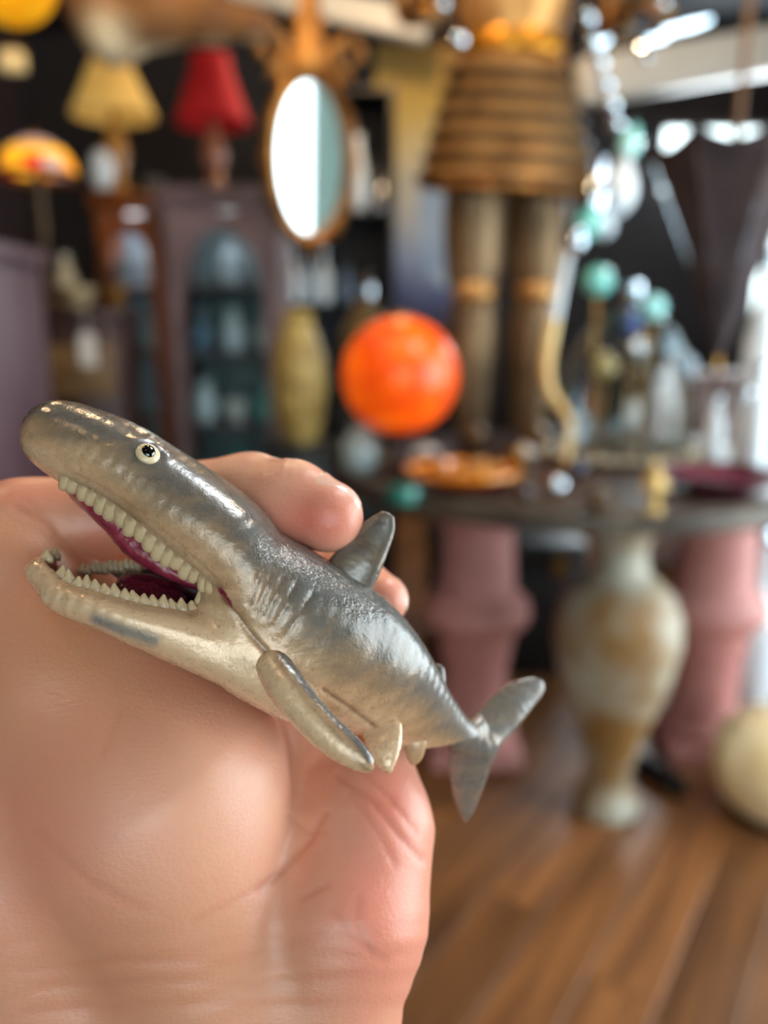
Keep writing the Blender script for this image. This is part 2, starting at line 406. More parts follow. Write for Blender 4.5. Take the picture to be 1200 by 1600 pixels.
MB().shell([(.158, .047), (.166, .058), (.164, .064)], .01, 40).build('lip', amber_m, t)
MB().lathe([(.001, .005), (.06, .008), (.13, .036), (.08, .05), (.001, .056)], 32).build('lining', amber_m, t)
for k, (x, y, r) in enumerate([(-.06, -.05, .022), (-.015, -.085, .02), (.04, -.07, .024), (.085, -.02, .022), (.02, -.02, .026), (-.07, .02, .02), (.05, .05, .024), (.1, .04, .02)]):
    q = thing('trinket', 'round gold trinket ' + ['at the front left of the amber dish', 'nearest the front lip of the amber dish', 'at the front right of the amber dish', 'at the right end of the amber dish', 'in the middle of the heap in the amber dish', 'at the left end of the amber dish', 'at the back of the amber dish', 'at the back right of the amber dish'][k], 'trinket', (p.x + x, p.y + y, p.z + .05 + r * .6), 0, 'gold trinkets in the amber dish')
    MB().ball((0, 0, 0), r, 14, 9, (1, 1, .8)).build('ball', gilt, q); MB().lathe([(.001, r * .75), (r * .3, r * .75), (r * .3, r * 1.0), (.001, r * 1.05)], 10).build('cap', brass, q)
p = on_table(1120, 768); t = thing('dish', 'shallow wine-red glazed dish at the front right of the table', 'dish', p)
MB().shell([(.05, 0), (.09, .01), (.15, .035), (.165, .05)], .008, 40).build('bowl', wine_m, t)
MB().shell([(.163, .047), (.17, .054), (.168, .06)], .01, 40).build('lip', mat('dark_lip', (70, 40, 46), rough=.3), t)
p = Vector((.83, 2.76, TZ + .003)); t = thing('tray', 'round mirrored tray edged with pale beads below the glass dome', 'tray', p)
MB().lathe([(.001, 0), (.25, 0), (.27, .012), (.262, .016), (.001, .014)], 48).build('plate', mat('dim_mirror', (120, 104, 92), (150, 130, 110), rough=.12, metal=.9, scale=5), t)
bead_me = MB().ball((0, 0, 0), .017, 14, 9).mesh('edge_bead', mat('champagne_bead', (196, 178, 140), (214, 204, 184), rough=.12, metal=.8, scale=4))
for k in range(34):
    a = 2 * math.pi * k / 34; link('edge_bead', bead_me, t, (.258 * math.cos(a), .258 * math.sin(a), .030))
# figurine, seashells, jars
p = on_table(1019, 800); t = thing('figurine', 'little gold standing figurine at the front rim of the table', 'figurine', (p.x, p.y, p.z))
MB().lathe([(.001, 0), (.026, 0), (.026, .01), (.016, .014), (.018, .05), (.024, .075), (.018, .095), (.009, .102)], 20).build('robe', mat('pale_gold', (206, 174, 110), rough=.35, metal=.4), t)
MB().ball((0, 0, .114), .014, 14, 10).build('head', mat('pale_gold', (0, 0, 0)), t)
for sg in (-1, 1): MB().tube([(sg * .02, 0, .086), (sg * .03, -.008, .065), (sg * .012, -.022, .058)], [.007, .006, .005], 8).build('arm', mat('pale_gold', (0, 0, 0)), t)
def shell_mb(r):
    m = MB(); n = 24; vs = [Vector((0, 0, r * .1))]; fs = []
    for ring in (0.45, 0.8, 1.0):
        for k in range(n + 1):
            a = math.pi * (-.1 + 1.2 * k / n); rr = r * ring * (1 + .05 * math.cos(k * math.pi))
            vs.append(Vector((rr * math.cos(a), rr * math.sin(a), r * (.1 + .34 * (1 - ring ** 2) + .03 * math.cos(k * math.pi)))))
    for k in range(n): fs.append((0, 1 + k, 2 + k))
    for q in range(2):
        for k in range(n): fs.append((1 + q * (n + 1) + k, 1 + (q + 1) * (n + 1) + k, 2 + (q + 1) * (n + 1) + k, 2 + q * (n + 1) + k))
    k0 = len(vs); vs += [Vector((v.x * .96, v.y * .96, v.z - r * .06)) for v in vs]
    fs += [tuple(i + k0 for i in f)[::-1] for f in fs]
    return m.add(vs, fs)
for (px, py, r, rz, lab) in [(826, 722, .056, .5, 'white fan seashell at the left end of the mirrored tray'), (1075, 706, .075, 2.2, 'white fan seashell at the right end of the mirrored tray'),
                             (1146, 722, .06, 1.2, 'broad white seashell behind the wine-red dish'), (668, 716, .045, .2, 'small pale seashell behind the amber dish')]:
    p = on_table(px, py); o = shell_mb(r).build('seashell', pearl); o.location = p + Vector((0, 0, -.0)); o.rotation_euler = (math.radians(35), 0, rz); o.location.z += r * .55 * .6
    tag(o, lab, 'seashell', 'seashells on the table')
p = on_table(535, 772); p = at(534, 760, 2.55); t = thing('glass_vase', 'rounded grey glass vase left of the amber dish, by the table edge', 'vase', (p.x + .06, p.y, TZ + .001))
MB().lathe([(.001, 0), (.03, 0), (.058, .03), (.064, .07), (.05, .11), (.03, .13), (.036, .15), (.03, .15), (.001, .1)], 28).build('body', mat('smoky_glass', (150, 172, 176), (190, 206, 206), rough=.12, coat=.5), t)
MB().shell([(.034, .147), (.039, .154), (.037, .158)], .006, 28).build('lip', silver, t)
p = on_table(618, 796); t = thing('candle_holder', 'squat teal glass candle holder on the left rim of the table', 'candle holder', (p.x + .02, p.y + .06, p.z))
MB().shell([(.03, 0), (.042, .01), (.046, .035), (.04, .05)], .006, 28).build('cup', mat('dark_teal', (14, 92, 86), (26, 120, 108), rough=.2, coat=.4), t)
MB().lathe([(.001, .006), (.034, .006), (.034, .03), (.001, .032)], 20).build('candle', cream, t)
for (px, py, r, m, lab) in [(868, 768, .030, silver, 'silver ball on the table front between the two dishes'), (820, 776, .024, mat('gunmetal', (90, 84, 88), rough=.2, metal=.9), 'dark metal ball right beside the amber dish'),
                            (1034, 738, .026, mat('olive_glass', (100, 94, 70), rough=.15, coat=.5), 'olive glass ball behind the gold figurine'),
                            (900, 742, .034, mat('ink_blue', (44, 46, 66), rough=.2, coat=.4), 'ink-blue glazed ball in the middle of the table'), (936, 790, .03, mat('brown_stone', (84, 66, 44), rough=.4), 'brown stone ball close to the front rim'),
                            (806, 722, .036, brass, 'brass ball standing behind the amber dish')]:
    p = on_table(px, py + 10); t = thing('ball', lab, 'ball', p)
    MB().ball((0, 0, r + .004), r, 20, 14).build('sphere', m, t); MB().shell([(r * .35, 0), (r * .55, .002), (r * .6, .012)], .004, 20).build('ring_stand', brass, t)

# glass dome and the things under and around it
dp = Vector((.83, 2.76, 0)); t = thing('glass_dome', 'large clear glass dome with bulging sides on the table', 'glass dome', (dp.x, dp.y, TZ + .0185))
MB().shell([(.215, 0), (.23, .03), (.235, .12), (.222, .22), (.196, .32), (.15, .41), (.09, .47), (.05, .49)], .008, 48).build('bell', clear_glass, t)
MB().lathe([(.001, .485), (.05, .488), (.03, .505), (.02, .52), (.034, .545), (.03, .57), (.001, .58)], 24).build('knob', crystal, t)
MB().shell([(.214, 0), (.232, .004), (.232, .018), (.222, .02)], .014, 48).build('base_ring', brass, t)
def ornament(px, py, d, r, m, lab, nm='glass_ball'):
    p = at(px, py, d); z0 = TZ + .022
    t = thing(nm, lab, 'ornament', (p.x, p.y, z0))
    MB().ball((0, 0, p.z - z0), r, 24, 16).build('ball', m, t)
    MB().lathe([(.001, 0), (.032, 0), (.034, .006), (.009, .014), (.008, max(p.z - z0 - r + .004, .02)), (.001, max(p.z - z0 - r + .005, .021))], 14).build('stand', brass, t)
ornament(934, 440, 2.66, .050, teal_glass, 'teal glass ball on a tall stand inside the glass dome')
ornament(1020, 481, 2.62, .042, aqua_glass, 'bright aqua glass ball on a stand inside the dome, right side')
ornament(985, 512, 2.86, .036, blue_glass, 'cobalt blue glass ball inside the dome, lower than the teal one')
ornament(1044, 540, 2.80, .040, pale_blue, 'pale blue ball low at the right inside the dome')
ornament(1072, 570, 2.62, .034, pale_blue, 'smallest pale blue ball at the right wall of the dome')
ornament(1000, 548, 2.74, .034, white_glass, 'milky white ball low in the middle of the dome')
ornament(945, 572, 2.62, .042, mat('honey_glass', (212, 168, 84), (234, 206, 140), rough=.15, coat=.5), 'honey-coloured ball low at the left inside the dome')

# strand of crystal beads and drops hanging right of the armour
s0 = at(905, -60, 2.35)
t = thing('crystal_strand', 'hanging strand of round crystal beads ending in big bright drops, right of the armour', 'ornament', s0)
path = [(918, 28), (927, 66), (937, 97), (946, 131), (955, 163), (963, 194)]
wp = [at(x, y, 2.35) - s0 for x, y in path]
MB().tube([Vector((0, 0, RH - s0.z)), Vector((0, 0, 0))] + wp + [at(985, 205, 2.35) - s0, at(940, 300, 2.35) - s0, at(905, 372, 2.35) - s0], .0022, 6).build('wire', silver, t)
bm_ = MB().ball((0, 0, 0), .024, 18, 12).mesh('bead', crystal)
for q in wp: link('bead', bm_, t, q)
def drop(px, py, ln, wd, tilt, m):
    mb = MB().lathe([(.001, -ln / 2)] + [(wd / 2 * math.sin(math.pi * (k / 10) ** .75), -ln / 2 + ln * k / 10) for k in range(1, 10)] + [(.001, ln / 2)], 20); mb.rot(0, tilt, 0)
    o = mb.build('drop', m, t); o.location = at(px, py, 2.35) - s0
drop(985, 222, .11, .062, .3, aqua_glass); drop(970, 290, .19, .10, .15, white_glass); drop(932, 300, .20, .075, .2, crystal)
drop(922, 345, .12, .08, .3, teal_glass); drop(903, 372, .10, .05, .3, crystal); drop(945, 350, .09, .06, .1, pale_blue)
# added curved rod standing in for the bright edge of glass, left of dome
p = on_table(884, 742); t = thing('glass_edge_streak', 'tall curved rod standing in for a bright glass edge, pale above and amber below, left of the glass dome', 'ornament', (p.x, p.y, TZ + .001)); o3 = t.location.copy()
cv = [at(x, y, 2.5) - o3 for x, y in ((890, 385), (884, 410), (875, 450), (866, 500))]; cw = [at(x, y, 2.5) - o3 for x, y in ((866, 500), (857, 545), (853, 580), (860, 612), (878, 638), (892, 660))]
cw.append(Vector((0, 0, .012)))
MB().tube(cv, [.010, .016, .018, .018], 14).build('neck', white_glass, t); MB().tube(cw, [.018, .019, .018, .016, .014, .012, .012], 14).build('stem', mat('honey_glass', (0, 0, 0)), t)
MB().lathe([(.001, 0), (.045, 0), (.046, .008), (.016, .018), (.001, .02)], 24).build('foot', brass, t)

# pale glass cluster at the right frame edge
for k, (px, py, d, r, ln, lab) in enumerate([(1165, 640, 2.45, .03, .14, 'pale crystal bottle at the right of the table, with a silver cap'), (1196, 480, 2.5, .05, .34, 'tall pale crystal bottle cut by the right frame edge'), (1120, 640, 2.55, .028, .10, 'short pale crystal bottle between the dome and the right edge'), (1188, 610, 2.35, .03, .16, 'second short crystal bottle hugging the right frame edge')]):
    p = at(px, py, d); q = Vector((p.x, p.y, TZ + .001)); h = max(p.z - TZ + ln * .5, .12)
    t = thing('crystal_bottle', lab, 'bottle', q, 0, 'crystal bottles right of the glass dome')
    MB().lathe([(.001, 0), (r, 0), (r * 1.1, .02), (r * 1.05, h * .6), (r * .5, h * .78), (r * .4, h * .92), (.001, h * .92)], 20).build('body', white_glass, t)
    MB().lathe([(.001, h * .92), (r * .5, h * .92), (r * .55, h * .97), (r * .2, h), (.001, h)], 14).build('cap', silver, t)

# ------------------------------------------------------------------ suit of armour standing on the table
ap = Vector((0.45, 3.12, TZ + .001)); A = thing('suit_of_armour', 'bronze suit of armour with hooped skirt standing on the table', 'armour', ap, math.radians(4))
sk0, sk1 = 1.915 - ap.z, 2.33 - ap.z
def dip(p, a, r, z): return Vector((p.x, p.y, p.z + .030 * math.sin(a) - .012 * math.cos(a)))
nl = 6
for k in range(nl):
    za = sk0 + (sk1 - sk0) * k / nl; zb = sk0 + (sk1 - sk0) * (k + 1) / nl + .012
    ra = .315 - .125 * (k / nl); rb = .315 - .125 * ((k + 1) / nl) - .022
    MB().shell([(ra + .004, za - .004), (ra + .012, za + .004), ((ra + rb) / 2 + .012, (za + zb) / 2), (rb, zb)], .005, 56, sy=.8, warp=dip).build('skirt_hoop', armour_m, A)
    MB().shell([(ra + .006, za - .014), (ra + .021, za - .010), (ra + .019, za + .013)], .012, 56, sy=.8, warp=dip).build('hoop_gap_shade', mat('gap_shade_bronze', (40, 27, 17), (54, 37, 23), rough=.5, metal=.4), A)  # dark strip painting in the shadow gap below each hoop
MB().shell([(.315, sk0 - .035), (.33, sk0 - .025), (.322, sk0 - .002)], .02, 56, sy=.8, warp=dip).build('skirt_hem', gilt, A)
MB().lathe([(.001, sk1 - .01), (.185, sk1 - .01), (.192, sk1 + .02), (.186, sk1 + .055), (.001, sk1 + .055)], 48, sy=.8).build('belt', mat('belt_gold', (190, 124, 30), (214, 150, 48), rough=.3, metal=.7), A)
MB().lathe([(.001, sk1 + .05), (.175, sk1 + .05), (.20, sk1 + .14), (.225, sk1 + .26), (.22, sk1 + .36), (.17, sk1 + .45), (.001, sk1 + .47)], 48, sy=.78).build('breastplate', armour_m, A)
for sg in (-1, 1):
    x = sg * .118
    MB().lathe([(.001, .60), (.095, .60), (.108, .70), (.115, .86), (.10, sk0 + .06), (.001, sk0 + .06)], 28, c=(x, 0, 0)).build('thigh_plate', armour_d, A)
    MB().ball((x, -.03, .575), 1, 22, 14, (.082, .085, .062)).build('knee_cop', armour_m, A)
    MB().lathe([(.001, .07), (.066, .07), (.07, .13), (.092, .30), (.095, .42), (.084, .55), (.001, .56)], 28, c=(x, 0, 0)).build('greave', armour_d, A)
    m = MB().ball((0, 0, 0), 1, 24, 12, (.055, .14, .052)); m.v = [Vector((v.x, v.y, max(v.z, -.046))) for v in m.v]; m.move((x, -.07, .046)); m.build('sabaton', armour_d, A)
    sh = Vector((sg * .235, 0, sk1 + .38)); el = Vector((sg * .36, -.03, sk1 + .14)); ha = Vector((sg * .31, -.16, sk1 + .08)) if sg < 0 else Vector((.44, -.2, sk1 + .085))
    MB().ball(sh, .1, 22, 14, (1, 1, .9)).build('shoulder_plate', armour_m, A)
    MB().tube([sh, (sh + el) / 2, el], [.062, .06, .052], 18).build('upper_arm', armour_d, A)
    MB().ball(el, .062, 18, 12).build('elbow_cop', armour_m, A)
    MB().tube([el, (el + ha) / 2, ha], [.05, .052, .04], 18).build('forearm', armour_d, A)
    g = MB().ball(ha, .05, 18, 12, (1, 1.1, .85)).build('gauntlet', mat('belt_gold', (0, 0, 0)) if sg < 0 else armour_m, A)
    for f in range(4):
        b = ha + Vector((sg * -.03 + sg * .02 * f, -.035, -.015)); MB().tube([b, b + Vector((0, -.03, -.012)), b + Vector((0, -.03, -.04))], [.012, .0115, .009], 8).build('finger', armour_d, g)
    MB().tube([ha + Vector((sg * -.045, -.01, 0)), ha + Vector((sg * -.062, -.035, -.01)), ha + Vector((sg * -.05, -.055, -.025))], [.014, .012, .01], 8).build('thumb', armour_d, g)
MB().lathe([(.001, sk1 + .46), (.09, sk1 + .46), (.085, sk1 + .5), (.12, sk1 + .55), (.125, sk1 + .66), (.09, sk1 + .76), (.001, sk1 + .79)], 32).build('helmet', armour_m, A)
# glittering crystal hanging by the right gauntlet
p0 = at(950, -40, 2.5); t = thing('crystal_spray', 'spiky spray of clear crystal rods hanging by the armour arm', 'ornament', p0)
MB().tube([Vector((0, 0, RH - p0.z)), Vector((0, 0, 0))], .002, 6).build('wire', silver, t)
for (x0, y0, x1, y1, r) in [(985, 62, 1108, 30, .024), (962, 68, 1040, 58, .020), (1010, 20, 990, 50, .030), (950, 60, 920, 75, .018), (1000, 66, 1012, 95, .016)]:
    a, b = at(x0, y0, 2.5) - p0, at(x1, y1, 2.5) - p0
    MB().tube([a, a * .7 + b * .3, a * .2 + b * .8, b], [r * .6, r, r, r * .5], 8).build('crystal_rod', crystal, t)
for (px, py, r) in [(716, 62, .030), (690, 6, .024), (1035, 5, .02)]:
    q = at(px, py, 2.5); t = thing('glass_ball', {716: 'clear crystal ball hanging left of the armour', 690: 'small crystal ball hanging at the top edge left of the armour', 1035: 'small crystal ball hanging at the top edge right of the armour'}[px], 'ornament', q)
    MB().ball((0, 0, 0), r, 20, 14).build('ball', crystal, t); MB().tube([(0, 0, r - .002), (0, 0, RH - q.z)], .0018, 6).build('cord', silver, t)

# upside-down parasol hanging by its pole
pm = mat('plum_brown_cloth', (50, 40, 44), (72, 58, 58), rough=.85, scale=6, bump=.2, bscale=60)
pt = at(1112, 560, 2.95); pr = at(1112, 236, 2.95); hh = pr.z - pt.z
t = thing('parasol', 'dark plum cloth parasol hanging upside down from a thin wooden pole', 'parasol', (pt.x + .02, pt.y, pt.z))
def fold(p, a, r, z):
    k = 1 - .10 * (abs(math.sin(4 * a)) ** .8) * min(1, z / hh * 1.4); return Vector((p.x * k, p.y * k, p.z - (.05 * abs(math.sin(4 * a)) if z > hh * .9 else 0)))
MB().shell([(.012, 0), (.035, .06), (.075, hh * .22), (.125, hh * .42), (.18, hh * .64), (.26, hh * .84), (.335, hh * 1.0)], .004, 64, warp=fold).build('canopy', pm, t)
MB().tube([(0, 0, -.05), (0, 0, RH - pt.z)], .013, 12).build('pole', mat('pole_wood', (112, 82, 56), (134, 100, 70), rough=.4), t)
for k in range(8):
    a = math.pi / 4 * k
    MB().tube([(.012 * math.cos(a), .012 * math.sin(a), .012), (.12 * math.cos(a), .12 * math.sin(a), hh * .42), (.32 * math.cos(a), .32 * math.sin(a), hh)], .003, 6).build('rib', silver, t)
MB().lathe([(.001, -.07), (.01, -.06), (.014, -.03), (.014, .02), (.001, .02)], 14).build('tip', brass, t)
# chest of drawers under the back window
t = thing('chest_of_drawers', 'low brown chest of drawers at the far right behind the parasol', 'chest', (2.1, 4.7, 0))
bw = mat('dusty_brown_wood', (92, 70, 66), (116, 90, 82), rough=.45, scale=3, stretch=(.6, 6, 6))
MB().box((0, 0, .58), (1.3, .45, 1.06), .008).build('body', bw, t); MB().box((0, 0, 1.13), (1.36, .5, .04), .008).build('top', bw, t)
for r_ in range(3):
    for x in (-.32, .32):
        d_ = MB().box((x, -.232, .27 + .31 * r_), (.6, .02, .28), .006).build('drawer', bw, t); MB().ball((x, -.255, .27 + .31 * r_), .018, 12, 8).build('knob', brass, d_)
for x in (-.55, .55):
    for y in (-.17, .17): MB().box((x, y, .025), (.07, .07, .05), .006).build('foot', bw, t)

# ------------------------------------------------------------------ left side: cabinets, lamps
def frame_ring(outer, inner, y0, y1):
    m = MB(); n = len(outer); vs = []
    for y in (y0, y1):
        vs += [Vector((x, y, z)) for x, z in outer] + [Vector((x, y, z)) for x, z in inner]
    fs = []
    for i in range(n):
        j = (i + 1) % n; a, b, c_, d = i, j, n + j, n + i
        fs += [(a, b, c_, d), (2 * n + d, 2 * n + c_, 2 * n + b, 2 * n + a), (a, a + 2 * n, b + 2 * n, b), (d, c_, c_ + 2 * n, d + 2 * n)]
    return m.add(vs, fs)
def arch_pts(w, z0, z1, n=8):
    h = w * .9; pts = [(-w / 2, z0), (w / 2, z0), (w / 2, z1 - h)]
    for k in range(1, n + 1): q = k / n; pts.append((w / 2 * math.cos(q * math.pi / 2) ** .9 if k < n else 0, z1 - h + h * math.sin(q * math.pi / 2) ** 1.1))
    for k in range(n - 1, -1, -1): q = k / n; pts.append((-w / 2 * math.cos(q * math.pi / 2) ** .9, z1 - h + h * math.sin(q * math.pi / 2) ** 1.1))
    return pts
def to_rect(pts, w, z0, z1):
    out = []
    for x, z in pts:
        if abs(x) > 1e-6 or z <= z0 + 1e-6:
            s_ = (w / 2) / abs(x) if abs(x) > 1e-6 else 1
        cx, cz = 0, (z0 + z1) / 2; dx, dz = x - cx, z - cz
        s_ = min((w / 2) / abs(dx) if abs(dx) > 1e-6 else 1e9, ((z1 - z0) / 2) / abs(dz) if abs(dz) > 1e-6 else 1e9)
        out.append((cx + dx * s_, cz + dz * s_))
    # corner snap
    for cxn, czn in ((-w / 2, z0), (w / 2, z0), (w / 2, z1), (-w / 2, z1)):
        i = min(range(len(out)), key=lambda q: (out[q][0] - cxn) ** 2 + (out[q][1] - czn) ** 2); out[i] = (cxn, czn)
    return out
def cabinet(name, label, loc, rz, W, Dp, H, m, back_m, shelves):
    t = thing(name, label, 'cabinet', loc, rz)
    th = .03
    for sg in (-1, 1): MB().box((sg * (W / 2 - th / 2), 0, H / 2), (th, Dp, H - .1), .004).build('side_panel', m, t)
    MB().box((0, 0, H - .03), (W + .06, Dp + .05, .06), .012).build('cornice', m, t)
    MB().box((0, 0, H - .08), (W + .02, Dp + .02, .04), .008).build('moulding', m, t)
    MB().box((0, 0, .05), (W + .03, Dp + .02, .10), .008).build('plinth', m, t)
    MB().box((0, Dp / 2 - .01, H / 2), (W - 2 * th, .012, H - .16), .002).build('back_panel', back_m, t)
    for z in shelves: MB().box((0, .01, z), (W - 2 * th - .004, Dp - .05, .016), .003).build('shelf', m, t)
    z0, z1 = .11, H - .11; iw = W - (.09 if W < .4 else .14)
    inner = arch_pts(iw, z0 + .5, z1 - .07); outer = to_rect(inner, W - .01, z0, z1)
    d = frame_ring(outer, inner, -Dp / 2 - .025, -Dp / 2 - .002).build('door', m, t, angle=30)
    pane = MB(); n = len(inner)
    pane.add([Vector((x, -Dp / 2 - .016, z)) for x, z in inner] + [Vector((x, -Dp / 2 - .012, z)) for x, z in inner], [tuple(range(n)), tuple(range(n, 2 * n))[::-1]] + [(i, (i + 1) % n, (i + 1) % n + n, i + n) for i in range(n)])
    pane.build('pane', glass_m, d, smooth=False)
    MB().tube([(-W * .3, -.06, H - .115), (W * .3, -.06, H - .115)], .012, 8).build('cabinet_fill_tube', mat('added_tube_glow', (230, 240, 250), emit=0.8), t)  # unseen tube and point light, added to brighten the cabinet interior
    for q in (.0,): bulb('cabinet_fill', Vector(loc) + Vector((0, -.06, H - .11)), 4.0, (.86, .94, 1.0), .05)
    MB().ball((W / 2 - .03, -Dp / 2 - .035, (z0 + z1) / 2), .014, 12, 8).build('knob', brass, d)
    return t
def vase(name, label, loc, h, r, m, group, kind=0):
    t = thing(name, label, {'bottle': 'bottle', 'vase': 'vase', 'bowl': 'bowl', 'glass_jar': 'jar', 'plate': 'plate'}.get(name, 'vase'), loc, 0, group)
    profs = [[(.001, 0), (.6, 0), (.95, .2), (1, .45), (.6, .75), (.4, .86), (.52, 1), (.001, .99)],
             [(.001, 0), (.9, 0), (1, .08), (1, .55), (.5, .72), (.32, .78), (.32, 1), (.001, 1)],
             [(.001, 0), (.5, 0), (.55, .15), (.95, .7), (1, 1), (.9, 1), (.001, .3)],
             [(.001, 0), (.7, 0), (1, .35), (1, .65), (.7, .95), (.6, 1), (.001, 1)]][kind]
    MB().lathe([(max(a * r, .001), b * h) for a, b in profs], 22).build('body', m, t)
    if kind in (0, 2): MB().shell([((profs[-2][0] - .02) * r, h * .985), ((profs[-2][0] + .06) * r, h * 1.0), ((profs[-2][0] + .04) * r, h * 1.02)], r * .1, 22).build('lip', silver, t)
    else: MB().lathe([(.001, h), (.36 * r, h), (.42 * r, h * 1.05), (.2 * r, h * 1.1), (.001, h * 1.12)], 14).build('stopper', silver, t)
    return t
cb = at(212, 302, 3.75); cab1 = cabinet('display_cabinet', 'tall orange-brown wooden display cabinet with pointed glass door, under the cream lamp', (at(204, 302, 3.75).x, cb.y + .1, 0), 0, .30, .36, cb.z, orange_wood, mat('pale_mirror_back', (166, 182, 200), (190, 204, 216), rough=.3), [.62, .95, 1.28, 1.58])
cc = at(352, 297, 3.55); cab2 = cabinet('display_cabinet', 'tall carved mauve-grey display cabinet with arched glass door, under the red lamp', (cc.x, cc.y + .1, 0), 0, .50, .44, cc.z, mauve_wood, mat('teal_grey_back', (92, 104, 108), (122, 134, 136), rough=.5), [.62, .95, 1.28, 1.58])
mats_ = [pale_blue, white_glass, pale_blue, silver, teal_glass]
R1 = Matrix.Rotation(0, 3, 'Z'); R2 = R1
desc1 = ['pale blue vase', 'milky white bottle', 'pale blue bowl', 'silver jar', 'teal bottle']
where = {.62: 'bottom', .95: 'second', 1.28: 'third', 1.58: 'top'}
for z in (.62, .95, 1.28, 1.58):
    for k, x in enumerate((-.065, .065)):
        i = (int(z * 100) + k) % 4; p = R1 @ Vector((x, -.03, 0)) + cab1.location; dsc = [('vase', 'pale blue vase', pale_blue, 0), ('bottle', 'milky white bottle', white_glass, 1), ('bowl', 'pale blue bowl', pale_blue, 2), ('glass_jar', 'silver-topped white jar', white_glass, 3)][i]
        vase(dsc[0], f"{dsc[1]} on the {where[z]} shelf of the orange-brown cabinet, {'left' if k == 0 else 'right'}", (p.x, p.y, z + .009), .22 if i != 2 else .13, .048, dsc[2], 'china inside the orange-brown cabinet', dsc[3])
for z in (.62, .95, 1.28, 1.58):
    for k, x in enumerate((-.15, 0, .15)):
        if z == 1.58 and k != 1: continue
        i = (int(z * 100) + 2 * k + 1) % 5; p = R2 @ Vector((x, -.04, 0)) + cab2.location
        dsc = [('bottle', 'aqua glass bottle', teal_glass, 1), ('vase', 'milky white vase', white_glass, 0), ('glass_jar', 'silver round jar', silver, 3), ('bowl', 'cream bowl', pearl, 2), ('bottle', 'slate blue bottle', mat('slate_glass', (74, 100, 124), (96, 120, 140), rough=.15, coat=.5), 1)][i]
        vase(dsc[0], f"{dsc[1]} on the {where[z]} shelf of the mauve cabinet, {['left', 'middle', 'right'][k]}", (p.x, p.y, z + .009), (.21, .2, .15, .11, .19)[i], .058, dsc[2], 'glass inside the mauve cabinet', dsc[3])

def lamp(name, label, loc, h, r_top, r_bot, sh, shade_m, base_m, glow, col):
    t = thing(name, label, 'lamp', loc); hb = h - sh
    MB().lathe([(.001, 0), (.075, 0), (.08, .015), (.045, .04), (.03, .07), (.052, hb * .45), (.056, hb * .6), (.03, hb * .85), (.018, hb)], 28).build('base', base_m, t)
    MB().tube([(0, 0, hb - .01), (0, 0, h - .03)], .008, 10).build('stem', brass, t)
    s_ = MB().shell([(r_bot, hb), (r_bot * .86 + r_top * .14, hb + sh * .12), (r_top * 1.06, hb + sh * .8), (r_top, h)], .004, 44).build('shade', shade_m, t)
    MB().shell([(r_bot - .004, hb - .012), (r_bot + .004, hb - .01), (r_bot * .97 + .004, hb + .014)], .005, 44).build('trim', shade_m, s_)
    MB().ball((0, 0, hb + sh * .42), .032, 14, 10, (1, 1, 1.3)).build('bulb', mat('bulb_glow_' + name, col, emit=glow), t)
    return t
p = at(178, 300, 3.75)
cream_shade = mat('cream_lampshade', (214, 176, 92), (222, 188, 108), rough=.8, scale=6, emit=.25)
red_shade = mat('red_lampshade', (176, 24, 34), (188, 30, 38), rough=.8, scale=6, emit=.05)
lamp('table_lamp', 'cream lampshade table lamp on the orange-brown cabinet', (p.x, cab1.location.y - .02, cb.z + .001), .66, .075, .19, .30, cream_shade, mat('amber_ceramic', (150, 106, 46), (190, 142, 72), rough=.25, coat=.5), 2.0, (255, 230, 120))
p = at(332, 294, 3.55)
lamp('table_lamp', 'small red lampshade table lamp on the mauve cabinet', (p.x, cab2.location.y - .02, cc.z + .001), .565, .085, .165, .27, red_shade, mat('rose_copper', (150, 92, 70), (176, 124, 100), rough=.25, coat=.5), 2.0, (255, 120, 70))
p = at(152, 277, 3.6); vase('glass_jar', 'pale blue-white glass jar on the orange-brown cabinet beside the cream lamp', (p.x + .005, cab1.location.y - .19, cb.z + .001), .16, .055, white_glass, None, 3)
p = at(225, 284, 3.6); vase('bowl', 'little pewter bowl on the orange-brown cabinet right of the cream lamp', (p.x, cab1.location.y - .1, cb.z + .001), .06, .05, mat('pewter', (120, 116, 104), rough=.35, metal=.6), None, 2)

# dresser at far left with its things
dz = 1.47; dd = at(100, 450, 3.0); t = thing('dresser', 'dark carved dresser at the left with a stained-glass lamp on top', 'dresser', (dd.x - .03, dd.y + .15, 0), math.radians(8))
MB().box((0, 0, dz / 2 + .02), (.40, .42, dz - .08), .008).build('body', dark_wood, t); MB().box((0, 0, dz - .02), (.47, .48, .04), .01).build('top', dark_wood, t); MB().box((0, 0, .04), (.44, .45, .08), .01).build('plinth', dark_wood, t)
for k in range(2):
    d_ = MB().box((-.095 + .19 * k, -.218, .62), (.18, .018, .98), .008).build('door', dark_wood, t); MB().ball((-.02 + .04 * k, -.235, .7), .013, 10, 8).build('knob', brass, d_)
d_ = MB().box((0, -.218, 1.24), (.37, .018, .19), .008).build('drawer', mat('ochre_carving', (88, 64, 36), (116, 88, 52), rough=.45, scale=20, bump=.4, bscale=40), t); MB().ball((0, -.238, 1.24), .016, 10, 8).build('knob', brass, d_)
DR = t.location
p = at(114, 548, 2.8); t = thing('price_tag', 'white paper tag hanging on the front of the dark dresser', 'tag', (p.x, DR.y - .262, p.z))
MB().prism([(-.028, -.06), (.028, -.06), (.03, -.055), (.03, .045), (.016, .062), (-.016, .062), (-.03, .045), (-.03, -.055)], -.0015, .0015).build('card', mat('tag_card', (206, 204, 200), rough=.7), t, smooth=False)
MB().tube([(0, 0, .052), (0, .002, .09), (.004, .012, .17)], .0015, 6).build('string', white_m, t)
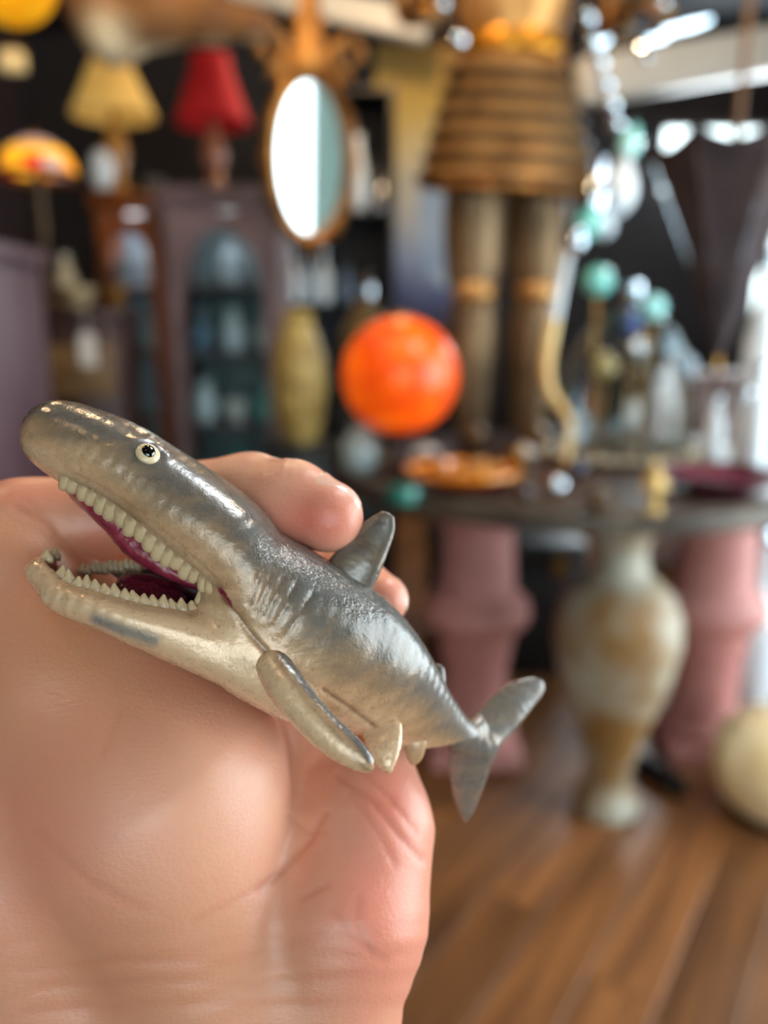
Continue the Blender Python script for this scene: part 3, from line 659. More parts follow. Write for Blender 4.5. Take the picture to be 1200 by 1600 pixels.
p = at(48, 262, 2.95); t = thing('stained_glass_lamp', 'stained-glass dome lamp with yellow, red and white pieces on the dark dresser', 'lamp', (p.x, DR.y - .04, dz + .001))
zt = p.z - dz
MB().lathe([(.001, 0), (.07, 0), (.072, .012), (.02, .04), (.014, zt * .5), (.022, zt * .6), (.012, zt + .12), (.001, zt + .12)], 24).build('base', mat('dark_bronze', (56, 42, 28), (78, 58, 36), rough=.45, metal=.5), t)
dome = MB().shell([(.138, zt - .03), (.145, zt - .02), (.14, zt - .012)], .008, 40).build('rim', brass, t)
cols = [mat('glass_yellow', (246, 180, 40), emit=.75, rough=.2), mat('glass_red', (220, 48, 40), emit=.6, rough=.2), mat('glass_pearl', (196, 170, 170), emit=.3, rough=.2), mat('glass_amber', (236, 150, 40), emit=.6, rough=.2)]
rows = [(.14, -.01, .128, .035), (.128, .035, .10, .075), (.10, .075, .055, .105), (.055, .105, .012, .115)]
for ri, (r0, z0, r1, z1) in enumerate(rows):
    n = (12, 12, 8, 6)[ri]
    for k in range(n):
        a0, a1 = 2 * math.pi * (k + .04) / n, 2 * math.pi * (k + .96) / n; am = (a0 + a1) / 2; vs = []
        for dr in (0, -.005):
            for r, z in ((r0, z0 + .002), (r1, z1 - .002)):
                for a in (a0, am, a1): vs.append(Vector(((r + dr) * math.cos(a), (r + dr) * math.sin(a), zt + z)))
        m = MB().add(vs, [(0, 1, 4, 3), (1, 2, 5, 4), (6, 9, 10, 7), (7, 10, 11, 8), (0, 6, 7, 1), (1, 7, 8, 2), (3, 4, 10, 9), (4, 5, 11, 10), (0, 3, 9, 6), (2, 8, 11, 5)])
        m.build('glass_piece', cols[(0 if ri == 1 and k % 3 else (k * 5 + ri * 3) % 4) if ri < 2 else 2], t, smooth=False)
MB().lathe([(.001, zt + .112), (.016, zt + .112), (.012, zt + .13), (.001, zt + .14)], 14).build('finial', brass, t)
p = at(98, 452, 2.95); vase('bowl', 'pale gold bowl on the dark dresser', (p.x + .02, DR.y - .12, dz + .001), .075, .075, mat('pale_brass', (176, 156, 112), (200, 184, 148), rough=.3, metal=.6, scale=8), None, 2)
p = at(55, 380, 3.0); vase('vase', 'cloudy beige vase at the back of the dark dresser', (p.x + .02, DR.y + .1, dz + .001), .21, .05, mat('cloudy_beige', (150, 138, 112), (176, 166, 140), rough=.3), None, 0)
p = at(165, 452, 2.95); vase('bowl', 'dim brass cup on the right end of the dark dresser', (p.x - .02, DR.y - .03, dz + .001), .08, .05, brass, None, 2)
# wardrobe edge at the far left
p = at(22, 400, 1.95); q = at(-40, 400, 1.95)
p.x -= .13; p.z = 1.35; t = thing('wardrobe', 'mauve painted wardrobe whose edge shows at the left frame border', 'wardrobe', (p.x - .30, p.y + .25, 0))
mv = mat('mauve_paint', (70, 50, 58), (82, 60, 66), rough=.5, scale=3)
MB().box((0, 0, .83), (.58, .5, 1.5), .012).build('body', mv, t); MB().box((0, 0, 1.60), (.62, .54, .05), .012).build('top', mv, t); MB().box((0, 0, .04), (.6, .52, .08), .01).build('plinth', mv, t)
for k in range(2):
    d_ = MB().box((-.14 + .28 * k, -.26, .83), (.27, .02, 1.4), .006).build('door', mv, t); MB().ball((-.03 + .06 * k, -.28, .85), .015, 10, 8).build('knob', brass, d_)

# amber pendant lamp, lantern, mounted animal head at the top left
p = at(14, -40, 2.9); t = thing('pendant_lamp', 'amber glass pendant bowl lamp cut by the top left corner', 'lamp', p)
MB().lathe([(.001, -.165)] + [(.165 * math.sin(math.pi / 2 * k / 8), -.165 * math.cos(math.pi / 2 * k / 8)) for k in range(1, 9)] + [(.17, .02), (.001, .03)], 40).build('bowl', mat('pendant_amber', (240, 150, 10), (250, 186, 30), rough=.2, scale=4, emit=.6), t)
MB().shell([(.166, .0), (.178, .008), (.176, .03)], .012, 40).build('band', mat('pendant_red', (200, 60, 20), rough=.2, emit=.4), t)
MB().tube([(0, 0, .02), (0, 0, RH - p.z)], .008, 8).build('rod', brass, t)
p = at(20, 96, 3.6); t = thing('lantern', 'small pale cream lantern hanging at the far left', 'lantern', p)
MB().box((0, 0, 0), (.10, .08, .08), .012).build('shade', mat('lantern_paper', (222, 196, 140), rough=.7, emit=.45), t); MB().box((0, 0, .052), (.11, .09, .01), .004).build('cap', brass, t); MB().tube([(0, 0, .055), (0, 0, RH - p.z)], .003, 6).build('cord', black_m, t)

# ------------------------------------------------------------------ solid modelling: smooth unions of tapered shapes, meshed on a grid
def surface_nets(F, org, h):
    ins = F < 0
    c = [(0, 0, 0), (1, 0, 0), (0, 1, 0), (1, 1, 0), (0, 0, 1), (1, 0, 1), (0, 1, 1), (1, 1, 1)]
    nx, ny, nz = F.shape
    sl = lambda d: (slice(d[0], nx - 1 + d[0]), slice(d[1], ny - 1 + d[1]), slice(d[2], nz - 1 + d[2]))
    cnt = sum(ins[sl(d)].astype(np.int8) for d in c)
    I, J, K = np.nonzero((cnt > 0) & (cnt < 8))
    vals = [F[I + d[0], J + d[1], K + d[2]] for d in c]
    acc = np.zeros((len(I), 3)); num = np.zeros(len(I))
    for a in range(8):
        for b in range(a + 1, 8):
            da = np.array(c[a]); db = np.array(c[b])
            if np.abs(da - db).sum() != 1: continue
            m = (vals[a] < 0) != (vals[b] < 0)
            t = np.where(m, vals[a] / np.where(m, vals[a] - vals[b], 1), 0)
            acc += m[:, None] * (da[None] + t[:, None] * (db - da)[None]); num += m
    V = (np.stack([I, J, K], 1) + acc / num[:, None]) * h + org
    ids = -np.ones((nx - 1, ny - 1, nz - 1), np.int32); ids[I, J, K] = np.arange(len(I))
    Q = []
    for ax in range(3):
        d = [0, 0, 0]; d[ax] = 1
        u, v = [(1, 2), (2, 0), (0, 1)][ax]
        A = ins[tuple(slice(0, s - 1) if k == ax else slice(1, s - 1) for k, s in enumerate(F.shape))]
        B = ins[tuple(slice(1, s) if k == ax else slice(1, s - 1) for k, s in enumerate(F.shape))]
        P = np.stack(np.nonzero(A != B), 1)
        if not len(P): continue
        sg = A[tuple(P.T)]
        base = P.copy()
        for k in range(3):
            if k != ax: base[:, k] += 1
        def cell(du, dv):
            q = base.copy(); q[:, u] -= du; q[:, v] -= dv; return ids[tuple(q.T)]
        q = np.stack([cell(1, 1), cell(0, 1), cell(0, 0), cell(1, 0)], 1)
        q[~sg] = q[~sg][:, ::-1]; Q.append(q)
    return V, np.concatenate(Q)

def smooth_verts(V, Q, it=2, lam=0.5):
    E = np.concatenate([Q[:, [0, 1]], Q[:, [1, 2]], Q[:, [2, 3]], Q[:, [3, 0]]]); n = len(V)
    deg = np.bincount(E.ravel(), minlength=n).astype(float)
    for _ in range(it):
        for lm in (lam, -lam * 1.02):
            S_ = np.stack([np.bincount(E[:, 0], V[E[:, 1], k], n) + np.bincount(E[:, 1], V[E[:, 0], k], n) for k in range(3)], 1)
            V = V + lm * (S_ / deg[:, None] - V)
    return V
def normals_of(V, Q):
    N = np.cross(V[Q[:, 2]] - V[Q[:, 0]], V[Q[:, 3]] - V[Q[:, 1]]); out = np.zeros_like(V)
    for k in range(4):
        for a in range(3): out[:, a] += np.bincount(Q[:, k], N[:, a], len(V))
    return out / np.maximum(np.linalg.norm(out, axis=1), 1e-9)[:, None]

def smin(a, b, k):
    if k <= 0: return np.minimum(a, b)
    h = np.maximum(k - np.abs(a - b), 0) / k
    return np.minimum(a, b) - h * h * k * 0.25
def smax(a, b, k): return -smin(-a, -b, k)
class Field:
    def __init__(s, lo, hi, h):
        s.lo = np.array(lo, float); s.h = h
        n = np.ceil((np.array(hi) - s.lo) / h).astype(int) + 1
        ax = [(s.lo[k] + h * np.arange(n[k])).astype(np.float32) for k in range(3)]
        s.X, s.Y, s.Z = np.meshgrid(*ax, indexing='ij'); s.F = np.full(s.X.shape, 1e3, np.float32); s.ax = ax
    def region(s, lo, hi):
        r = []
        for k in range(3):
            a = int(np.clip(np.floor((lo[k] - s.lo[k]) / s.h), 0, len(s.ax[k]) - 1)); b = int(np.clip(np.ceil((hi[k] - s.lo[k]) / s.h) + 1, 1, len(s.ax[k])))
            r.append(slice(a, max(b, a + 1)))
        return tuple(r)
    def put(s, f, reg, k): s.F[reg] = smin(s.F[reg], f, k)
    def cone(s, a, b, ra, rb, k=4.0):                 # tapered limb between two joints
        a = np.array(a, float); b = np.array(b, float); R = max(ra, rb) + k + 3
        reg = s.region(np.minimum(a, b) - R, np.maximum(a, b) + R)
        d = b - a; L = d @ d
        px, py, pz = s.X[reg] - a[0], s.Y[reg] - a[1], s.Z[reg] - a[2]
        t = np.clip((px * d[0] + py * d[1] + pz * d[2]) / L, 0, 1)
        f = np.sqrt((px - t * d[0]) ** 2 + (py - t * d[1]) ** 2 + (pz - t * d[2]) ** 2) - (ra + t * (rb - ra))
        s.put(f, reg, k); return s
    def chain(s, pts, rs, k=4.0, kj=1.0):             # joints of one limb, then joined to the rest with k
        lo = np.min(pts, 0) - max(rs) - k - 3; hi = np.max(pts, 0) + max(rs) + k + 3; reg = s.region(lo, hi)
        g = np.full(s.X[reg].shape, 1e3, np.float32)
        for a, b, ra, rb in zip(pts[:-1], pts[1:], rs[:-1], rs[1:]):
            a = np.array(a, float); d = np.array(b, float) - a; L = d @ d
            px, py, pz = s.X[reg] - a[0], s.Y[reg] - a[1], s.Z[reg] - a[2]
            t = np.clip((px * d[0] + py * d[1] + pz * d[2]) / L, 0, 1)
            g = smin(g, np.sqrt((px - t * d[0]) ** 2 + (py - t * d[1]) ** 2 + (pz - t * d[2]) ** 2) - (ra + t * (rb - ra)), kj)
        s.put(g, reg, k); return s
    def ell(s, c, ax, r, k=4.0):                      # ellipsoid with its own axes
        c = np.array(c, float); R = max(r) + k + 3; reg = s.region(c - R, c + R)
        p = np.stack([s.X[reg] - c[0], s.Y[reg] - c[1], s.Z[reg] - c[2]], -1) @ np.array(ax, float).T
        q = np.sqrt(((p / np.array(r)) ** 2).sum(-1)); f = (q - 1) * min(r)
        s.put(f.astype(np.float32), reg, k); return s
    def loft_f(s, st, reg, pw=2.2):
        """st: list of (centre, half-height vector, half-depth vector)"""
        best = np.full(s.X[reg].shape, 1e3, np.float32); va_ = np.zeros(s.X[reg].shape, np.float32)
        P = np.stack([s.X[reg], s.Y[reg], s.Z[reg]], -1)
        for (c0, a0, b0), (c1, a1, b1) in zip(st[:-1], st[1:]):
            d = c1 - c0; L = np.linalg.norm(d); dh = d / L
            t = np.clip((P - c0) @ dh / L, 0, 1).astype(np.float32)[..., None]
            q = P - (c0 + t * d); A = a0 + t * (a1 - a0); B = b0 + t * (b1 - b0)
            A = A - (A @ dh)[..., None] * dh; B = B - (B @ dh)[..., None] * dh
            la = np.linalg.norm(A, axis=-1); lb = np.linalg.norm(B, axis=-1)
            ua = (q * A).sum(-1) / la ** 2; ub = (q * B).sum(-1) / lb ** 2; ud = np.abs(q @ dh) / np.minimum(la, lb)
            r = (np.abs(ua) ** pw + np.abs(ub) ** pw + ud ** pw) ** (1 / pw)
            f = (r - 1) * np.minimum(la, lb); m = f < best
            best = np.where(m, f, best); va_ = np.where(m, ua, va_)
        return best, va_
    def loft(s, st, k=2.0, pw=2.2, sub=False):
        c = np.array([x[0] for x in st]); R = max(max(np.linalg.norm(x[1]), np.linalg.norm(x[2])) for x in st) + k + 3
        reg = s.region(c.min(0) - R, c.max(0) + R); f = np.full(s.X[reg].shape, 1e3, np.float32)
        for u, v in zip(st[:-1], st[1:]):             # each stretch only near itself
            r_ = max(max(np.linalg.norm(x[1]), np.linalg.norm(x[2])) for x in (u, v)) + k + 1.5
            g = s.region(np.minimum(u[0], v[0]) - r_, np.maximum(u[0], v[0]) + r_)
            lo = tuple(slice(a.start - b.start, a.stop - b.start) for a, b in zip(g, reg))
            f[lo] = np.minimum(f[lo], s.loft_f([u, v], g, pw)[0])
        if sub: s.F[reg] = smax(s.F[reg], -f, k)
        else: s.put(f, reg, k)
        return s
    def mesh(s, it=2):
        V, Q = surface_nets(s.F, s.lo, s.h); return smooth_verts(V, Q, it), Q

def cs(px, py, D):                                   # frame position + depth (mm) -> camera-aligned mm
    return np.array([(px - 600) / FPX * D, -(py - 800) / FPX * D, D], float)
BR = np.array([[1, 0, 0], list(UPV), list(FWD)]); E0 = np.array(EYE)
def to_world(V): return E0 + (V * 1e-3) @ BR
def to_cam(W): return (W - E0) @ BR.T * 1e3
def px_of(V): return np.stack([600 + V[:, 0] / V[:, 2] * FPX, 800 - V[:, 1] / V[:, 2] * FPX], 1)
def mesh_np(name, V, Q, m, loc, attrs=None, world=False):
    W = V if world else to_world(V); W = W - np.array(loc)
    me = bpy.data.meshes.new(name); me.from_pydata(W.tolist(), [], Q.tolist())
    bm = bmesh.new(); bm.from_mesh(me); bmesh.ops.recalc_face_normals(bm, faces=bm.faces); bm.to_mesh(me); bm.free()
    me.polygons.foreach_set('use_smooth', [True] * len(me.polygons))
    for k, v in (attrs or {}).items():
        at_ = me.attributes.new(k, 'FLOAT', 'POINT'); at_.data.foreach_set('value', np.ascontiguousarray(v, np.float32))
    me.materials.append(m); return me
def seg_dist(P, pl):
    P = P[:, None, :]; a = np.array(pl[:-1], float)[None]; b = np.array(pl[1:], float)[None]; d = b - a
    t = np.clip(((P - a) * d).sum(-1) / np.maximum((d * d).sum(-1), 1e-9), 0, 1)
    return np.sqrt((((P - a) - t[..., None] * d) ** 2).sum(-1)).min(1)
def blob(P, c, r): return np.exp(-(((P - np.array(c)) / np.array(r)) ** 2).sum(1))

# ------------------------------------------------------------------ mounted animal head, mirror, painting, shelf, jars behind
hp = at(165, 52, 2.75)
t = thing('animal_head', 'tawny taxidermy animal head with pale throat, hanging at the top left', 'taxidermy', hp)
Fd = Field((-.30, -.30, -.22), (.75, .34, .36), .012)
mm = 2.75 / FPX
def hd(px, py, y=0): return np.array(((px - 165) * mm, y, -(py - 30) * mm))
Fd.chain([hd(150, -110, .12), hd(165, -10, .03), hd(178, 40, 0)], [.14, .125, .08], .03, .05)
Fd.chain([hd(178, 20, 0), hd(255, 5, -.02), hd(330, 12, -.03), hd(398, 22, -.04), hd(424, 27, -.04)], [.11, .10, .078, .05, .034], .04, .03)
for sg in (-1, 1): Fd.chain([hd(215, -20, sg * .07 - .02), hd(190, -75, sg * .17), hd(180, -110, sg * .2)], [.03, .035, .012], .02, .02)
V, Q = Fd.mesh(1)
pxy = np.stack([165 + V[:, 0] / mm, 30 - V[:, 2] / mm], 1)
throat = np.maximum(blob(pxy, (168, 52), (42, 34)), np.maximum(0, np.clip((pxy[:, 1] - (44 + (pxy[:, 0] - 330) * -.05)) / 14, 0, 1)) * (pxy[:, 0] > 215))
fur = mat('tawny_fur', (104, 66, 34), (142, 96, 52), rough=.8, scale=9, bump=.3, bscale=60)
n = fur.node_tree.nodes; l = fur.node_tree.links
an = n.new('ShaderNodeAttribute'); an.attribute_name = 'pale'; mx = n.new('ShaderNodeMix'); mx.data_type = 'RGBA'
l.new(an.outputs['Fac'], mx.inputs['Factor']); l.new(n['Color Ramp'].outputs['Color'], mx.inputs['A']); mx.inputs['B'].default_value = lin((232, 216, 180)); l.new(mx.outputs['Result'], n['Principled BSDF'].inputs['Base Color'])
link('head', mesh_np('head', V, Q, fur, (0, 0, 0), {'pale': np.clip(throat, 0, 1)}, world=True), t)
for sg in (-1, 1): MB().ball(tuple(hd(262, -14, sg * .085 - .02)), .014, 12, 8).build('eye', black_m, t)
MB().ball(tuple(hd(426, 22, -.04)), 1, 14, 10, (.02, .03, .022)).build('nose', black_m, t)
MB().box(tuple(hd(150, -118, .20)), (.34, .04, .46), .015).build('mounting_board', dark_wood, t)
MB().tube([hd(150, -118, .22), Vector((hd(150, 0, 0)[0], .22, RH - hp.z))], .012, 8).build('hanging_rod', brass, t)

mp = at(485, 250, 3.15); tgt = Vector((1.62, -2.9, 1.75))
nrm = ((EYE - mp).normalized() + (tgt - mp).normalized()).normalized()
t = thing('mirror', 'oval gilt hanging mirror with scrolled crest reflecting the bright shop windows', 'mirror', mp)
mk = 3.15 / FPX
rotm = Matrix((Vector((0, 0, 1)).cross(nrm).normalized() * -1, nrm * -1, nrm.cross(Vector((0, 0, 1)).cross(nrm).normalized() * -1) * 1)).transposed()
# local axes: x across, y away from the viewer, z up
zx = Vector((1, 0, 0)); yl = -nrm; xl = yl.cross(Vector((0, 0, 1))).normalized(); zl = xl.cross(yl).normalized()
t.rotation_euler = Matrix((xl, yl, zl)).transposed().to_euler()
ow, oh = 54 * mk, 112 * mk
gm = MB(); ring = [(ow * math.cos(a), oh * math.sin(a)) for a in [2 * math.pi * k / 48 for k in range(48)]]
gm.add([Vector((x, -.012, z)) for x, z in ring] + [Vector((x, .006, z)) for x, z in ring], [tuple(range(48)), tuple(range(48, 96))[::-1]] + [(k, (k + 1) % 48, (k + 1) % 48 + 48, k + 48) for k in range(48)])
gm.build('looking_glass', mirror_m, t, smooth=False)
fm = MB(); prof = [(-.014, 0), (-.006, -.03), (.02, -.042), (.042, -.03), (.052, -.006), (.045, .02), (-.01, .02)]
n_ = 56; vs = []; fs = []
for k in range(n_):
    a = 2 * math.pi * k / n_
    for dr, y in prof:
        dr = dr * (1 + .12 * math.cos(14 * a)) if dr > .01 else dr
        vs.append(Vector(((ow + dr) * math.cos(a), y, (oh + dr) * math.sin(a))))
for k in range(n_):
    for q in range(len(prof)):
        L_ = len(prof); fs.append((k * L_ + q, ((k + 1) % n_) * L_ + q, ((k + 1) % n_) * L_ + (q + 1) % L_, k * L_ + (q + 1) % L_))
fm.add(vs, fs).build('frame', gilt, t)
for sg in (-1, 1):
    pts = []; 
    for k in range(22):
        th = k / 21 * 2.1 * math.pi; r = (30 - 22 * k / 21) * mk
        pts.append(Vector((sg * (62 * mk) - sg * r * math.sin(th) * 1.0, -.02, oh + 36 * mk - r * math.cos(th))))
    pts = [Vector((sg * 30 * mk, -.015, oh - 2 * mk)), Vector((sg * 46 * mk, -.018, oh + 4 * mk))] + pts
    MB().tube(pts, [.016, .018] + [.026 - .010 * k / 21 for k in range(22)], 10).build('scroll', gilt, t)
MB().lathe([(.001, oh + 8 * mk), (34 * mk, oh + 10 * mk), (36 * mk, oh + 30 * mk), (20 * mk, oh + 50 * mk), (26 * mk, oh + 75 * mk), (14 * mk, oh + 98 * mk), (20 * mk, oh + 122 * mk), (9 * mk, oh + 150 * mk), (.001, oh + 160 * mk)], 24, sy=.4).build('crest', gilt, t)
MB().lathe([(.001, -oh - 34 * mk), (8 * mk, -oh - 30 * mk), (14 * mk, -oh - 16 * mk), (22 * mk, -oh - 2 * mk), (.001, -oh + 4 * mk)], 20, sy=.5).build('finial', gilt, t)
top = mp + zl * (oh + 158 * mk)
ch = MB(); a = Vector((0, 0, oh + 155 * mk)); bq = Matrix((xl, yl, zl)) @ (Vector((top.x, top.y, RH)) - mp)
ch.tube([a, bq], .006, 8); ch.build('hanging_chain', brass, t)

pa, pb = aty(586, 60, RY1 - .05), aty(728, 520, RY1 - .05)
t = thing('painting', 'tall unframed painted cloth, yellow above and blue below, on the back wall', 'painting', ((pa.x + pb.x) / 2, RY1 - .02, pb.z))
pw_, ph_ = pb.x - pa.x, pa.z - pb.z
cm = bpy.data.materials.new('painted_cloth'); cm.use_nodes = True; n = cm.node_tree.nodes; l = cm.node_tree.links; b_ = n['Principled BSDF']; b_.inputs['Roughness'].default_value = .8
tc = n.new('ShaderNodeTexCoord'); mpn = n.new('ShaderNodeMapping'); mpn.inputs['Scale'].default_value = (1 / pw_, 1, 1 / ph_); l.new(tc.outputs['Object'], mpn.inputs['Vector'])
no = n.new('ShaderNodeTexNoise'); no.inputs['Scale'].default_value = 2.5; no.inputs['Detail'].default_value = 5; l.new(mpn.outputs[0], no.inputs['Vector'])
sx = n.new('ShaderNodeSeparateXYZ'); l.new(mpn.outputs[0], sx.inputs[0])
mth = n.new('ShaderNodeMath'); mth.operation = 'MULTIPLY_ADD'; l.new(no.outputs['Fac'], mth.inputs[0]); mth.inputs[1].default_value = .34; l.new(sx.outputs['Z'], mth.inputs[2])
mt2 = n.new('ShaderNodeMath'); mt2.operation = 'SUBTRACT'; l.new(mth.outputs[0], mt2.inputs[0]); mt2.inputs[1].default_value = .17
rp = n.new('ShaderNodeValToRGB'); e = rp.color_ramp.elements; e[0].position = 0; e[0].color = lin((56, 50, 70)); e[1].position = 1; e[1].color = lin((178, 136, 72))
for pos, c_ in ((.12, (88, 98, 140)), (.28, (150, 166, 196)), (.45, (196, 196, 188)), (.62, (208, 192, 150)), (.78, (206, 176, 96))):
    q = e.new(pos); q.color = lin(c_)
l.new(mt2.outputs[0], rp.inputs['Fac']); l.new(rp.outputs['Color'], b_.inputs['Base Color'])
MB().box((0, 0, ph_ / 2), (pw_, .02, ph_), .002).build('cloth', cm, t)
fq = aty(692, 300, RY1 - .05) - t.location
def flat(nm, pts, m, y):
    mb = MB().prism([((aty(x, yy, RY1 - .05) - t.location).x, (aty(x, yy, RY1 - .05) - t.location).z) for x, yy in pts], y - .002, y + .002); return mb.build(nm, m, t, smooth=False)
flat('painted_figure', [(664, 262), (690, 250), (716, 262), (724, 330), (722, 420), (696, 452), (668, 430), (652, 380), (655, 310)], mat('painted_blue', (140, 166, 204), (176, 196, 216), rough=.8, scale=3), -.013)
flat('painted_dot', [(712 + 13 * math.cos(a), 348 + 13 * math.sin(a)) for a in [k * math.pi / 8 for k in range(16)]], mat('painted_red', (206, 70, 78), rough=.8), -.016)
flat('cloth_hem', [(586, 506), (728, 506), (728, 520), (586, 520)], mat('hem_dark', (60, 54, 70), rough=.8), -.014)
MB().tube([(-pw_ / 2 - .03, -.015, ph_ - .02), (pw_ / 2 + .03, -.015, ph_ - .02)], .014, 10).build('hanging_rod', dark_wood, t)

# narrow shelf of glassware behind the mirror
sp = at(525, 470, 4.7); t = thing('shelf_unit', 'black open shelf unit of glassware behind the oval mirror', 'shelf', (sp.x, sp.y + .1, 0)); SU = t.location
levels = [.55, 1.08, atz and (at(545, 474, 4.7)).z, at(545, 335, 4.7).z]
for x in (-.33, .33): MB().box((x, 0, 1.35), (.03, .32, 2.7), .004).build('upright', black_m, t)
MB().box((0, .15, 1.35), (.64, .012, 2.7), .002).build('back_panel', mat('shelf_back', (20, 24, 32), rough=.6), t)
for z in levels + [2.68]: MB().box((0, -.01, z - .01), (.628, .29, .02), .003).build('shelf', black_m, t)
for px, py, h, r, m, kd, lab in [(456, 474, .30, .042, white_glass, 1, 'tall white bottle on the black shelf, first from the left'), (480, 474, .27, .042, pale_blue, 1, 'pale blue bottle on the black shelf beside the tall white one'), (506, 474, .30, .042, white_glass, 1, 'tall white bottle on the black shelf below the mirror finial'), (540, 474, .2, .05, mat('slate_china', (84, 100, 122), (108, 122, 140), rough=.2, coat=.4), 0, 'slate blue vase on the black shelf'), (576, 474, .17, .05, silver, 3, 'round silver jar on the black shelf'),
                                 (560, 335, .42, .055, white_glass, 0, 'large white vase on the upper black shelf, right of the mirror'), (596, 335, .2, .04, silver, 1, 'silver bottle on the upper black shelf'), (520, 335, .12, .05, pale_blue, 3, 'pale blue jar on the upper black shelf')]:
    q = at(px, py, 4.7); z = levels[2] if py == 474 else levels[3]
    vase({0: 'vase', 1: 'bottle', 3: 'glass_jar'}[kd], lab, (min(max(q.x, SU.x - .26), SU.x + .265), SU.y - .05, z + .001), h, r, m, 'glassware on the black shelf unit', kd)
# ochre jars on black plinths behind the globe
ochre = mat('mottled_ochre', (126, 100, 46), (178, 156, 92), rough=.5, scale=12, bump=.3, bscale=25)
for px, py0, py1, wpx, d, m, lab in [(470, 486, 690, 84, 3.15, ochre, 'tall mottled ochre jar on a black plinth, left of the orange globe'), (572, 474, 600, 78, 3.5, mat('mottled_brown', (96, 78, 44), (140, 118, 76), rough=.5, scale=14), 'mottled brown jar on a black plinth behind the orange globe')]:
    a, b2 = at(px, py1, d), at(px, py0, d); z = a.z
    pl_ = thing('plinth', {470: 'black plinth under the tall ochre jar', 572: 'black plinth behind the orange globe'}[px], 'plinth', (a.x, a.y, 0))
    MB().box((0, 0, z / 2), (.26, .26, z - .04), .006).build('body', black_m, pl_); MB().box((0, 0, z - .02), (.29, .29, .04), .006).build('top', black_m, pl_)
    h = b2.z - z; r = wpx / 2 / FPX * d; t = thing('jar', lab, 'jar', (a.x, a.y, z + .001))
    MB().lathe([(.001, 0), (r * .62, 0), (r * .85, h * .15), (r, h * .42), (r * .95, h * .65), (r * .66, h * .84), (r * .5, h * .9), (.001, h * .9)], 30).build('body', m, t)
    MB().lathe([(.001, h * .9), (r * .5, h * .9), (r * .58, h * .96), (r * .4, h * 1.0), (.001, h * 1.01)], 24).build('lid', m, t)

# ------------------------------------------------------------------ the toy shark
def skin_like(name): pass
def ST(rows, sub=3):
    out = []
    for i, r in enumerate(rows):
        (tx, ty), (bx, by), D, wv = r[:4]; bvy = r[4] if len(r) > 4 else 0.0
        T, B = cs(tx, ty, D), cs(bx, by, D)
        out.append(((T + B) / 2, (T - B) / 2, np.array([0, bvy, wv], float)))
    if sub < 2 or len(out) < 3: return out
    A = np.array([np.concatenate(o) for o in out]); n = len(A); A = np.vstack([2 * A[0] - A[1], A, 2 * A[-1] - A[-2]]); res = []
    for i in range(n - 1):                            # Catmull-Rom between the drawn stations
        p0, p1, p2, p3 = A[i:i + 4]
        for k in range(sub):
            u = k / sub; res.append(.5 * (2 * p1 + (p2 - p0) * u + (2 * p0 - 5 * p1 + 4 * p2 - p3) * u * u + (3 * p1 - p0 - 3 * p2 + p3) * u ** 3))
    res.append(A[n]); return [(r[:3], r[3:6], r[6:]) for r in res]
body_rows = [((76, 652), (78, 694), 166, 5), ((82, 632), (86, 728), 166, 8.5), ((108, 624), (104, 752), 166.5, 10.5), ((150, 636), (130, 772), 167, 12.0), ((205, 657), (178, 804), 168, 13.5),
             ((262, 690), (226, 838), 169, 14.5), ((320, 727), (270, 872), 169.5, 15.5), ((378, 768), (322, 912), 170, 16.2), ((420, 800), (340, 956), 170.7, 16.8), ((462, 836), (346, 1018), 171.7, 17.3),
             ((500, 867), (368, 1066), 173, 17.6), ((538, 892), (416, 1100), 175, 17.5), ((572, 914), (462, 1120), 177.5, 16.8), ((606, 950), (515, 1136), 181, 15.5), ((638, 998), (566, 1152), 186, 13), ((670, 1048), (612, 1168), 191, 10), ((702, 1092), (656, 1178), 196, 7.2), ((730, 1122), (694, 1178), 200, 5), ((752, 1140), (728, 1182), 203, 3.6)]
jaw_rows = [((64, 866), (66, 902), 166, 5), ((78, 862), (84, 934), 166, 8, 1), ((110, 892), (112, 956), 166.5, 11, 2.2), ((160, 908), (165, 977), 167, 13.5, 3.2), ((220, 924), (225, 1003), 168, 15, 3.2), ((285, 936), (285, 1030), 169, 15.6, 2), ((345, 948), (340, 1056), 170, 16), ((410, 975), (388, 1086), 171.5, 16.4), ((460, 1010), (430, 1106), 173, 16)]
FS = Field((-78, -56, 142), (26, 28, 212), .55)
SB, SJ = ST(body_rows), ST(jaw_rows)
FS.loft(SB, .5, 2.25); FS.loft(SJ, 3.0, 2.9)
# mouth cavities: the bowl of the lower jaw and the vault of the palate
jc = [((104, 862), (108, 920), 168, 7.0, 2.0), ((150, 868), (158, 936), 168.8, 9.6, 2.6), ((220, 878), (224, 954), 169.8, 11, 2.6), ((285, 890), (290, 962), 170.5, 10.6, 1.6), ((334, 906), (334, 955), 171, 8.5)]
FS.loft(ST(jc), .8, 2.8, sub=True)
uc = [((118, 748), (112, 790), 167, 6.5), ((160, 772), (146, 826), 168, 8.6), ((215, 806), (192, 866), 169, 10.2), ((265, 846), (236, 896), 170, 10.5), ((315, 886), (290, 922), 170.5, 9), ((338, 914), (330, 938), 171, 7)]
FS.loft(ST(uc), .8, 2.2, sub=True)
V, Q = FS.mesh(2)
